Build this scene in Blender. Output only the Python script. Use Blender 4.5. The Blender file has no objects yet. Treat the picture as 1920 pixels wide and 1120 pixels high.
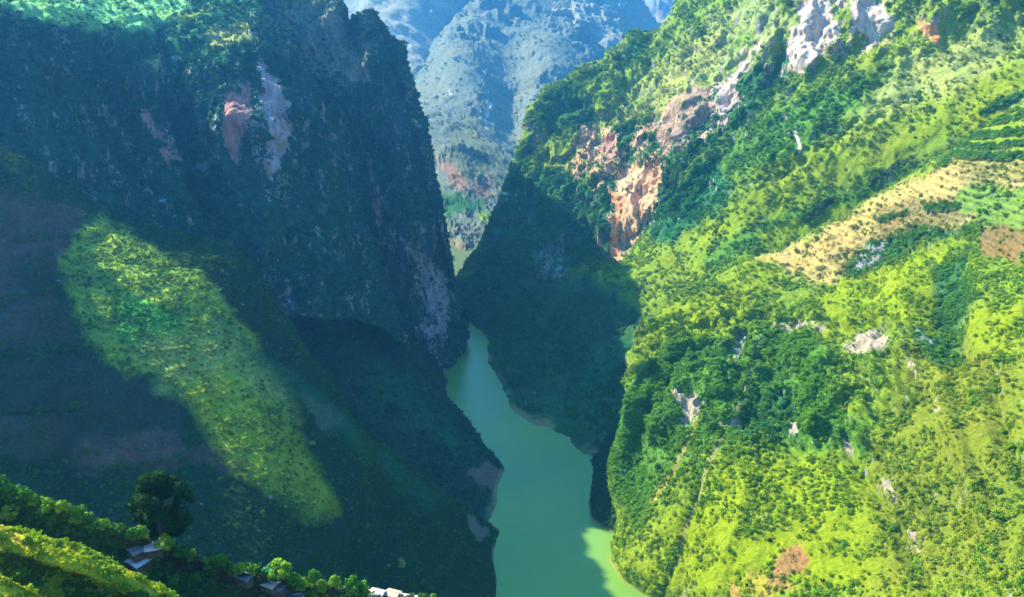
import bpy, math, random
import numpy as np
from math import radians, sin, cos
random.seed(7); rng = np.random.default_rng(7)
SC = bpy.context.scene; COL = SC.collection

# ---------------------------------------------------------------- camera
F, TH, H = 1600.0, radians(18), 600.0          # focal length in photo pixels, pitch, height above the river
CT, ST = cos(TH), sin(TH)
cd = bpy.data.cameras.new("camera"); cam = bpy.data.objects.new("camera", cd); COL.objects.link(cam)
cam.location = (0, 0, H); cam.rotation_euler = (math.pi/2 - TH, 0, 0)
cd.sensor_fit = 'HORIZONTAL'; cd.sensor_width = 36; cd.lens = 36*F/1920; cd.clip_start = 1; cd.clip_end = 60000
SC.camera = cam

# ---------------------------------------------------------------- daylight
SUN_AZ, SUN_EL = -66.0, 40.5                    # degrees: left of the view direction, above the horizon
SUN_E, SKY_S, EXPO = 5.0, 0.05, 2.38
sl = bpy.data.lights.new("sun", 'SUN'); so = bpy.data.objects.new("sun", sl); COL.objects.link(so)
sl.energy = SUN_E; sl.angle = radians(0.5); sl.color = (1.0, 0.93, 0.72)
S = np.array([sin(radians(SUN_AZ))*cos(radians(SUN_EL)), cos(radians(SUN_AZ))*cos(radians(SUN_EL)), sin(radians(SUN_EL))])
from mathutils import Vector
so.rotation_euler = Vector(S).to_track_quat('Z', 'Y').to_euler()
so.location = (0, 0, 2000)
W = bpy.data.worlds.new("World"); SC.world = W; W.use_nodes = True
nt = W.node_tree; bg = nt.nodes['Background']; sky = nt.nodes.new('ShaderNodeTexSky')
sky.sky_type = 'NISHITA'; sky.sun_disc = False; sky.sun_elevation = radians(SUN_EL); sky.sun_rotation = radians(SUN_AZ)
sky.altitude = 800; sky.air_density = 1.4; sky.dust_density = 0.3; sky.ozone_density = 6.0
nt.links.new(sky.outputs[0], bg.inputs[0]); bg.inputs[1].default_value = SKY_S
vs = SC.view_settings; vs.view_transform = 'Standard'; vs.look = 'None'; vs.gamma = 1; vs.exposure = EXPO; vs.use_curve_mapping = False
cy = SC.cycles; cy.max_bounces = 5; cy.diffuse_bounces = 1; cy.glossy_bounces = 2; cy.volume_bounces = 1
cy.transmission_bounces = 1; cy.transparent_max_bounces = 4; cy.caustics_reflective = False; cy.caustics_refractive = False
cy.use_adaptive_sampling = True; cy.adaptive_threshold = 0.02; cy.use_denoising = True

# ---------------------------------------------------------------- photograph rays -> places in the world
def ray(px, py):
    a = (np.asarray(px, float)-960)/F; b = (560-np.asarray(py, float))/F
    return a, CT + b*ST, -ST + b*CT
def place(px, py, Y=None, z=None):
    dx, dy, dz = ray(px, py)
    t = (z-H)/dz if z is not None else Y/dy
    return Vector((float(dx*t), float(dy*t), float(H+dz*t)))
def project(P):
    x, y, z = P[:, 0], P[:, 1], P[:, 2]-H
    f = y*CT - z*ST; f = np.where(f < 1, 1, f)
    return 960+F*x/f, 560-F*(y*ST+z*CT)/f

# ---------------------------------------------------------------- noise
def vn(x, y, z=0.0, s=0):
    x, y, z = np.broadcast_arrays(np.asarray(x, np.float32), np.asarray(y, np.float32), np.asarray(z, np.float32))
    fx, fy, fz = np.floor(x), np.floor(y), np.floor(z)
    u, v, w = x-fx, y-fy, z-fz
    u, v, w = [q*q*q*(q*(q*6-15)+10) for q in (u, v, w)]
    X = [(fx.astype(np.int64)+a).astype(np.uint32)*np.uint32(374761393) for a in (0, 1)]
    Y = [(fy.astype(np.int64)+a).astype(np.uint32)*np.uint32(668265263) for a in (0, 1)]
    Z = [(fz.astype(np.int64)+a+s*1013).astype(np.uint32)*np.uint32(1442695041) for a in (0, 1)]
    def h(a, b, c):
        q = X[a] ^ Y[b] ^ Z[c]; q = (q ^ (q >> np.uint32(13)))*np.uint32(1274126177); q = (q ^ (q >> np.uint32(16)))*np.uint32(2246822519)
        return ((q ^ (q >> np.uint32(15))) & np.uint32(0xffffff)).astype(np.float32)/np.float32(0xffffff)
    e = []
    for c in (0, 1):
        g = []
        for b in (0, 1):
            p, q = h(0, b, c), h(1, b, c); g.append(p+(q-p)*u)
        e.append(g[0]+(g[1]-g[0])*v)
    return (e[0]+(e[1]-e[0])*w)*2-1
def fbm(x, y, z=0.0, o=5, s=0, g=0.5):
    r, a, f, t = 0, 1, 1, 0
    for i in range(o):
        r = r + a*vn(x*f+i*17.3, y*f-i*9.1, z*f+i*5.7, s+i); t += a; a *= g; f *= 2.03
    return r/t
def ridged(x, y, z=0.0, o=4, s=0):
    r, a, f, t = 0, 1, 1, 0
    for i in range(o):
        r = r + a*(1-2*np.abs(vn(x*f+i*7.7, y*f+i*3.1, z*f, s+i))); t += a; a *= .5; f *= 2.1
    return r/t

# ---------------------------------------------------------------- regions of ground cover (outlines seen in the photograph)
def sdist(px, py, poly):
    """signed distance, positive inside"""
    P = np.array(poly, float); d = np.full(px.shape, 1e9); ins = np.zeros(px.shape, bool)
    for i in range(len(P)):
        ax, ay = P[i]; bx, by = P[(i+1) % len(P)]
        ex, ey = bx-ax, by-ay; wx, wy = px-ax, py-ay
        t = np.clip((wx*ex+wy*ey)/(ex*ex+ey*ey+1e-9), 0, 1)
        d = np.minimum(d, (wx-t*ex)**2+(wy-t*ey)**2)
        c = ((ay > py) != (by > py)) & (px < ex*(py-ay)/(ey if abs(ey) > 1e-9 else 1e-9)+ax)
        ins ^= c
    d = np.sqrt(d); return np.where(ins, d, -d)
def pdist(px, py, line):
    P = np.array(line, float); d = np.full(px.shape, 1e9)
    for i in range(len(P)-1):
        ax, ay = P[i]; bx, by = P[i+1]; ex, ey = bx-ax, by-ay; wx, wy = px-ax, py-ay
        t = np.clip((wx*ex+wy*ey)/(ex*ex+ey*ey+1e-9), 0, 1)
        d = np.minimum(d, (wx-t*ex)**2+(wy-t*ey)**2)
    return np.sqrt(d)

# ---------------------------------------------------------------- lofted landforms
def cr_matrix(n, m):
    """m samples through n control points (Catmull-Rom)"""
    M = np.zeros((m, n)); s = np.linspace(0, n-1, m)
    for k, q in enumerate(s):
        i = min(int(q), n-2); t = q-i
        w = [(-t**3+2*t*t-t)/2, (3*t**3-5*t*t+2)/2, (-3*t**3+4*t*t+t)/2, (t**3-t*t)/2]
        for j, ww in zip((i-1, i, i+1, i+2), w):
            if j < 0: M[k, 0] += 2*ww; M[k, 1] -= ww
            elif j > n-1: M[k, n-1] += 2*ww; M[k, n-2] -= ww
            else: M[k, j] += ww
    return M
def grid_from_columns(cols):
    """cols: list of columns; entry (px,py,Y) | (px,py,'w') on the water | (px,py) depth interpolated"""
    n = len(cols[0]); G = np.zeros((len(cols), n, 3))
    for c, colm in enumerate(cols):
        assert len(colm) == n, (c, len(colm), n)
        inv = [None]*n
        for r, e in enumerate(colm):
            G[c, r, :2] = e[:2]
            if len(e) == 3:
                dx, dy, dz = ray(e[0], e[1])
                inv[r] = (dz/(-6-H)) if e[2] == 'w' else dy/e[2]
        L = [0]
        for r in range(1, n): L.append(L[-1]+math.hypot(G[c, r, 0]-G[c, r-1, 0], G[c, r, 1]-G[c, r-1, 1])+1e-3)
        kn = [r for r in range(n) if inv[r] is not None]
        G[c, :, 2] = np.interp(L, [L[r] for r in kn], [inv[r] for r in kn])
    return G
def loft(cols, nu, nv):
    G = grid_from_columns(cols)
    A = cr_matrix(G.shape[0], nu); B = cr_matrix(G.shape[1], nv)
    Q = np.einsum('ic,crk,jr->ijk', A, G, B)
    dx, dy, dz = ray(Q[..., 0], Q[..., 1]); t = 1/np.maximum(Q[..., 2], 1e-5)
    P = np.stack([dx*t, dy*t, H+dz*t], -1)
    U, V = np.meshgrid(np.linspace(0, G.shape[0]-1, nu), np.linspace(0, G.shape[1]-1, nv), indexing='ij')
    return P, U, V
def normals(P):
    du = np.gradient(P, axis=0); dv = np.gradient(P, axis=1)
    N = np.cross(du, dv); N /= np.linalg.norm(N, axis=-1, keepdims=True)+1e-9
    return N
def grid_mesh(name, P, flip=False):
    nu, nv = P.shape[:2]
    idx = np.arange(nu*nv).reshape(nu, nv)
    q = np.stack([idx[:-1, :-1], idx[1:, :-1], idx[1:, 1:], idx[:-1, 1:]], -1).reshape(-1, 4)
    if flip: q = q[:, ::-1]
    me = bpy.data.meshes.new(name); me.vertices.add(nu*nv); me.vertices.foreach_set('co', P.reshape(-1).astype(np.float32))
    me.loops.add(q.size); me.loops.foreach_set('vertex_index', q.reshape(-1).astype(np.int32))
    me.polygons.add(len(q)); me.polygons.foreach_set('loop_start', np.arange(0, q.size, 4, dtype=np.int32))
    me.polygons.foreach_set('use_smooth', np.ones(len(q), bool))
    me.update(calc_edges=True)
    return me
def attr_col(me, name, C):
    a = me.attributes.new(name, 'FLOAT_COLOR', 'POINT'); C4 = np.ones((len(me.vertices), 4), np.float32); C4[:, :3] = C.reshape(-1, 3)
    a.data.foreach_set('color', C4.reshape(-1))
def attr_f(me, name, V):
    a = me.attributes.new(name, 'FLOAT', 'POINT'); a.data.foreach_set('value', V.reshape(-1).astype(np.float32))
def link(name, me, mat, parent=None, **props):
    o = bpy.data.objects.new(name, me); COL.objects.link(o)
    if mat is not None: me.materials.append(mat)
    if parent is not None: o.parent = parent
    for k, v in props.items(): o[k] = v
    return o

# ---------------------------------------------------------------- node helpers and materials
def newmat(name):
    m = bpy.data.materials.new(name); m.use_nodes = True; t = m.node_tree
    return m, t, t.nodes['Principled BSDF']
def N(t, typ, **kw):
    n = t.nodes.new(typ)
    for k, v in kw.items(): setattr(n, k, v)
    return n
def setv(t, sock, v):
    if hasattr(v, 'is_output'): t.links.new(v, sock)
    elif v is not None: sock.default_value = v
def mth(t, op, a, b=None, clamp=False):
    n = N(t, 'ShaderNodeMath', operation=op, use_clamp=clamp); setv(t, n.inputs[0], a); setv(t, n.inputs[1], b); return n.outputs[0]
def mixc(t, f, a, b, bt='MIX'):
    n = N(t, 'ShaderNodeMix', data_type='RGBA', blend_type=bt); setv(t, n.inputs[0], f); setv(t, n.inputs[6], a); setv(t, n.inputs[7], b); return n.outputs[2]
def noise(t, vec, scale, detail=4, rough=.55, stretch=None, out=0):
    if stretch:
        m = N(t, 'ShaderNodeMapping'); m.inputs['Scale'].default_value = stretch; t.links.new(vec, m.inputs[0]); vec = m.outputs[0]
    n = N(t, 'ShaderNodeTexNoise'); n.inputs['Scale'].default_value = scale; n.inputs['Detail'].default_value = detail
    n.inputs['Roughness'].default_value = rough; t.links.new(vec, n.inputs['Vector']); return n.outputs[out]
def mrange(t, v, a, b, c=0.0, d=1.0):
    n = N(t, 'ShaderNodeMapRange'); setv(t, n.inputs[0], v)
    for i, q in enumerate((a, b, c, d)): n.inputs[i+1].default_value = q
    n.clamp = True; return n.outputs[0]
def hillmat(name, scale=1.0):
    """ground cover: vegetation colour, with bare limestone showing where the 'rockw' attribute is high"""
    m, t, b = newmat(name)
    geo = N(t, 'ShaderNodeNewGeometry'); pos = geo.outputs['Position']
    av = N(t, 'ShaderNodeAttribute', attribute_name='veg'); ar = N(t, 'ShaderNodeAttribute', attribute_name='rock')
    aw = N(t, 'ShaderNodeAttribute', attribute_name='rockw')
    n1 = noise(t, pos, .26*scale, 6, .72); n2 = noise(t, pos, .9*scale, 3, .6); n3 = noise(t, pos, .02*scale, 4, .6)
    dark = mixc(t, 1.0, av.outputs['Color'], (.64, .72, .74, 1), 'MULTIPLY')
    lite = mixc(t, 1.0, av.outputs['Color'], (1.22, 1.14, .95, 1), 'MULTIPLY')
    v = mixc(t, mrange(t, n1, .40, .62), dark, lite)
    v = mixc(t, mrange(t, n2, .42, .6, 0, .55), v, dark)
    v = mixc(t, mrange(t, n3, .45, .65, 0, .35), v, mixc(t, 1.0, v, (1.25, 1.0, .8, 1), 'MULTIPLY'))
    r1 = noise(t, pos, .13*scale, 6, .7, (1, 1, .2)); r2 = noise(t, pos, .06*scale, 7, .8, (1, 1, .22))
    rc = mixc(t, mrange(t, r1, .38, .62), mixc(t, 1.0, ar.outputs['Color'], (.52, .52, .54, 1), 'MULTIPLY'), ar.outputs['Color'])
    rc = mixc(t, mrange(t, n1, .52, .7, 0, .6), rc, (.55, .50, .42, 1))
    w = mth(t, 'ADD', aw.outputs['Fac'], mth(t, 'MULTIPLY', mth(t, 'SUBTRACT', r2, .5), 3.0))
    w = mth(t, 'ADD', w, mth(t, 'MULTIPLY', mth(t, 'SUBTRACT', n1, .5), .8))
    w = mrange(t, w, .44, .56)
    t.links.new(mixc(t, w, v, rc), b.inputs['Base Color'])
    b.inputs['Roughness'].default_value = .95; b.inputs['Specular IOR Level'].default_value = .03
    bp = N(t, 'ShaderNodeBump'); bp.inputs['Strength'].default_value = .9; bp.inputs['Distance'].default_value = 2.5/scale
    t.links.new(mth(t, 'ADD', n1, mth(t, 'MULTIPLY', n2, .4)), bp.inputs['Height']); t.links.new(bp.outputs[0], b.inputs['Normal'])
    return m
# ---------------------------------------------------------------- ground-cover palette (base colours)
FOREST = (.050, .150, .040); WOODS = (.105, .24, .025); GRASS = (.20, .30, .022); LIME = (.235, .315, .010); PALE = (.36, .41, .11)
OLIVE = (.19, .23, .02); TAN = (.52, .39, .14); EARTH = (.24, .16, .075); DIRT = (.17, .10, .08); JADE = (.035, .16, .055); TERR = (.20, .31, .05); CLIFF = (.030, .10, .070)  # CLIFF has the blue haze of the shaded wall mixed into its green
R_WHITE = (.80, .62, .48); R_PINK = (.55, .25, .19); R_ORANGE = (.90, .36, .12); R_GREY = (.36, .34, .34); R_SAND = (.52, .41, .28)
POINTS = []                                       # (P, N, size, tint, kind) for shrubs

def build_land(name, cols, nu, nv, base, zones, gully=(10, 6.0, .8), rough=(7, 90), fine=(1.6, 14), dents=(), tents=(), shrub=None,
               rock0=0.0, rockc=R_GREY, cliff=0.0, crag=(), terr=(), flip=False, mscale=1.0, waterfade=True, seed=1, props=None, steep_rock=.0):
    P, U, V = loft(cols, nu, nv); Nn = normals(P)
    # face the normals outwards (towards the camera side)
    mid = P[nu//2, nv//2]; sgn = np.sign((Nn*(np.array([0, 0, H])-P)).sum(-1)[:, nv//3:].mean()); Nn = Nn*sgn
    x, y, z = P[..., 0], P[..., 1], P[..., 2]
    nvn = V/V.max()
    steep = np.clip((1-np.abs(Nn[..., 2])-.35)*2.2, 0, 1)
    wob = fbm(x/110, y/110, z/110, 4, seed+3)
    jx = U*gully[0]+2.2*wob; d = gully[1]*ridged(jx*.42, V*gully[2]+wob*.6, 0, 5, seed)*(.6+.8*fbm(x/240, y/240, 0, 2, seed+4))
    d += rough[0]*fbm(x/rough[1], y/rough[1], z/rough[1], 5, seed+11, .55)
    d += fine[0]*fbm(x/fine[1], y/fine[1], z/fine[1], 4, seed+21, .6)
    if cliff: d += cliff*steep*(ridged(x/38, y/38, z/150, 5, seed+31)+.35*ridged(x/12, y/12, z/30, 3, seed+37))
    px0, py0 = project(P.reshape(-1, 3)); px0 = px0.reshape(x.shape); py0 = py0.reshape(x.shape)
    for (poly, amp, lam, zs) in crag:                  # knobbly limestone outcrops
        wm = np.clip(sdist(px0, py0, poly)/40+.5, 0, 1)
        d += wm*amp*np.clip(ridged(x/lam, y/lam, z/(lam*zs), 5, seed+61)+.15, 0, 1)
        d += wm*amp*.5*np.tanh(6*fbm(x/(lam*.6), y/(lam*.6), z/(lam*zs*.5), 3, seed+67))
    for (dx_, dy_, rx, ry, dep) in dents:
        d += dep*np.exp(-(((px0-dx_)/rx)**2+((py0-dy_)/ry)**2))
    for (line, wl, wr, ht) in tents:               # spurs: rise towards a crest line, one width on each side
        L = np.array(line, float); dd = pdist(px0, py0, line)
        k_ = np.clip(np.interp(py0, L[:, 1], np.arange(len(L))), 0, len(L)-1.001); side = px0 < np.interp(py0, L[:, 1], L[:, 0])
        f_ = np.clip(1-dd/np.where(side, wl, wr), 0, 1); d += ht*np.where(side, f_, f_*f_*(3-2*f_))
    if waterfade: d *= np.clip((z+8)/22, .3, 1)
    P = P+Nn*d[..., None]
    TW = np.zeros(x.shape)
    for (poly, hh, am) in terr:                    # farmed terraces: treads and risers
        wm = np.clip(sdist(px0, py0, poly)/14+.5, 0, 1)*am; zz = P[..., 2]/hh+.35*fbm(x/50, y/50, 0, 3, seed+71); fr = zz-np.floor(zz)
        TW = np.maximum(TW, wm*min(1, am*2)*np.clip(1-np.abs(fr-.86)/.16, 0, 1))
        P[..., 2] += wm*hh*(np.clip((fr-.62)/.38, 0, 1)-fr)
    Nn = normals(P)*sgn
    x, y, z = P[..., 0], P[..., 1], P[..., 2]
    px, py = project(P.reshape(-1, 3)); px = px.reshape(x.shape); py = py.reshape(x.shape)
    k = 30*fbm(px/55, py/55, 0, 6, seed+41, .62); k2 = 30*fbm(px/55, py/55, 5.5, 6, seed+43, .62)
    qx, qy = px+k, py+k2
    C = np.empty(P.shape); C[:] = base; RW = np.full(x.shape, float(rock0)); RC = np.empty(P.shape); RC[:] = rockc
    DN = np.ones(x.shape)                          # shrub density factor
    big = fbm(x/160, y/160, z/160, 4, seed+51); med = fbm(x/45, y/45, z/45, 4, seed+53)
    if steep_rock: RW += steep_rock*np.clip((1-Nn[..., 2]-.45)*2, 0, 1)
    for zn in zones:
        kind, col, shape, feather = zn[:4]; opt = zn[4] if len(zn) > 4 else {}
        if shape == 'noise':                       # scattered patches by noise
            w = np.clip((med*.6+big*.6-opt.get('t', 0))*6+.5, 0, 1)
        elif shape == 'all': w = np.ones(x.shape)
        elif shape == 'vband': a_, b_, u0, u1 = opt['v']; w = np.clip((V-a_)*5, 0, 1)*np.clip((b_-V)*5, 0, 1)*np.clip((U-u0)*2, 0, 1)*np.clip((u1-U)*2, 0, 1)*np.clip(.8+1.6*med+1.2*big, 0, 1)
        elif opt.get('line'):
            w = np.clip((opt['line']-pdist(qx*.2+px*.8, qy*.2+py*.8, shape))/feather+.5, 0, 1)
        else:
            P_ = np.array(shape); bb = (px > P_[:, 0].min()-60) & (px < P_[:, 0].max()+60) & (py > P_[:, 1].min()-60) & (py < P_[:, 1].max()+60)
            w = np.zeros(x.shape)
            if kind == 'rock': feather = feather*1.8
            if bb.any(): w[bb] = np.clip(sdist(qx[bb], qy[bb], shape)/feather+.5, 0, 1)
        w = w*opt.get('a', 1)
        if kind == 'rock':
            RC = RC*(1-w[..., None])+np.array(col)*w[..., None]; RW = np.maximum(RW, w*opt.get('k', .62)); DN *= 1-.75*w
        else:
            if kind != 'dens': C = C*(1-w[..., None])+np.array(col)*w[..., None]
            DN = DN*(1-w)+w*opt.get('d', 1.0)
            if opt.get('clear'): RW *= 1-w
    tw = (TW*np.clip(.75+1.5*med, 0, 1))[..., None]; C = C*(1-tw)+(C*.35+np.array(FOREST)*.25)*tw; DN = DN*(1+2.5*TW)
    if waterfade:
        sh_ = (np.clip((3.6-z)/2, 0, 1)*np.clip(.5+2.5*med, 0, 1)*.7)[..., None]; C = C*(1-sh_)+np.array((.42, .30, .14))*sh_
    C = np.clip(C*(1+.16*med[..., None]+np.stack([.20*big, .06*big, -.1*big], -1)), .004, 1)
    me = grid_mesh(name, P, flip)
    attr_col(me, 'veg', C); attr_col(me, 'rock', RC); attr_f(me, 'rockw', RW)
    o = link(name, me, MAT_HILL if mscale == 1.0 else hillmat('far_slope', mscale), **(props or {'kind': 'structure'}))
    if shrub:
        scatter(P, Nn, C, RW, DN, px, py, med, shrub, seed)
    return o, P

def scatter(P, Nn, C, RW, DN, px, py, med, sh, seed):
    """sh: count, size range in metres, 'patchy' 0..1"""
    r = np.random.default_rng(seed+99)
    a = np.linalg.norm(np.cross(P[1:, :-1]-P[:-1, :-1], P[:-1, 1:]-P[:-1, :-1]), axis=-1)
    inv = (px[:-1, :-1] > -120) & (px[:-1, :-1] < 2040) & (py[:-1, :-1] > -120) & (py[:-1, :-1] < 1240)
    Pm = P[:-1, :-1]; L_ = sh.get('lam', 24); cl = fbm(Pm[..., 0]/L_, Pm[..., 1]/L_, Pm[..., 2]/L_, 4, seed+87, .6)
    pat = np.clip((.55*med[:-1, :-1]+.8*cl+sh.get('bias', .1)-.05)*5+.5, 0, 1)
    w = a*inv*DN[:-1, :-1]*(1-sh['patchy']+sh['patchy']*pat)*np.clip(1.1-RW[:-1, :-1]*1.2, .08, 1)*(P[:-1, :-1, 2] > 4)
    # skip ground turned away from the camera
    vdir = np.array([0, 0, H])-P[:-1, :-1]; w = w*((Nn[:-1, :-1]*vdir).sum(-1) > -40)
    w = w.reshape(-1); n = sh['n']
    c = np.cumsum(w); c /= c[-1]
    idx = np.searchsorted(c, r.random(n)); nv1 = P.shape[1]-1
    i, j = idx//nv1, idx % nv1; fu, fv = r.random(n)[:, None], r.random(n)[:, None]
    Q = P[i, j]*(1-fu)*(1-fv)+P[i+1, j]*fu*(1-fv)+P[i, j+1]*(1-fu)*fv+P[i+1, j+1]*fu*fv
    s0, s1 = sh['size']; s = s0+(s1-s0)*r.random(n)**3.2
    f = Q[:, 1]*CT-(Q[:, 2]-H)*ST
    col = C[i, j]
    tone = r.random(n)
    dk = np.array(sh.get('tint', FOREST)); mix = sh.get('mix', .55)+.35*(r.random(n)-.5); mix = np.clip(mix, 0, 1)[:, None]
    big_ = (r.random(n) < sh.get('trees', .08)+.5*np.clip(cl[i, j]*2.2-.25, 0, 1)); mix = np.where(big_[:, None], .85, mix*.4); s = np.where(big_, s*1.25+.6, s)
    T = col*(1-mix)+dk*mix*np.where(big_, .8, 1.0)[:, None]
    T = T*(1.1+.7*tone**1.5)[:, None]
    POINTS.append((Q, s, T, r.integers(0, 4, n)))

MAT_HILL = hillmat('hillside')
W_ = 'w'
# ================================================================ near right slope
cols = [
 [(1190, 1005, W_), (1152, 1008, W_), (1151, 1030, W_), (1140, 1060, W_), (1165, 1092, W_), (1230, 1140, W_), (1330, 1260, W_)],
 [(1190, 875, 1060), (1152, 872, 965), (1168, 935), (1183, 1000), (1195, 1055), (1290, 1120), (1420, 1260, 640)],
 [(1230, 720, 1140), (1178, 738, 1012), (1205, 810, 980), (1230, 895), (1270, 980), (1340, 1080), (1480, 1260, 610)],
 [(1270, 600, 1270), (1234, 612, 1150), (1270, 700, 1040), (1310, 800), (1350, 900), (1420, 1040), (1560, 1260, 580)],
 [(1340, 560, 1370), (1300, 548, 1265), (1370, 640, 1120), (1410, 760), (1440, 880), (1510, 1040), (1640, 1260, 560)],
 [(1450, 500, 1430), (1430, 484, 1330), (1480, 600, 1150), (1510, 740), (1540, 870), (1600, 1040), (1720, 1260, 540)],
 [(1570, 440, 1450), (1560, 420, 1340), (1590, 560, 1150), (1620, 720), (1650, 860), (1700, 1040), (1800, 1260, 520)],
 [(1710, 350, 1420), (1700, 342, 1320), (1710, 500, 1130), (1730, 680), (1755, 840), (1800, 1040), (1880, 1260, 500)],
 [(1800, 280, 1370), (1795, 290, 1250), (1820, 450, 1090), (1840, 650), (1860, 830), (1890, 1040), (1960, 1260, 480)],
 [(1930, 190, 1350), (1925, 222, 1230), (1940, 420, 1040), (1960, 640), (1980, 820), (2000, 1040), (2050, 1260, 465)],
 [(2160, 60, 1250), (2150, 110, 1150), (2150, 330, 960), (2180, 600), (2200, 800), (2230, 1040), (2260, 1260, 440)],
 [(2560, -150, 1150), (2550, -100, 1050), (2550, 150, 860), (2560, 500), (2580, 760), (2600, 1040), (2640, 1260, 400)],
]
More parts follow.
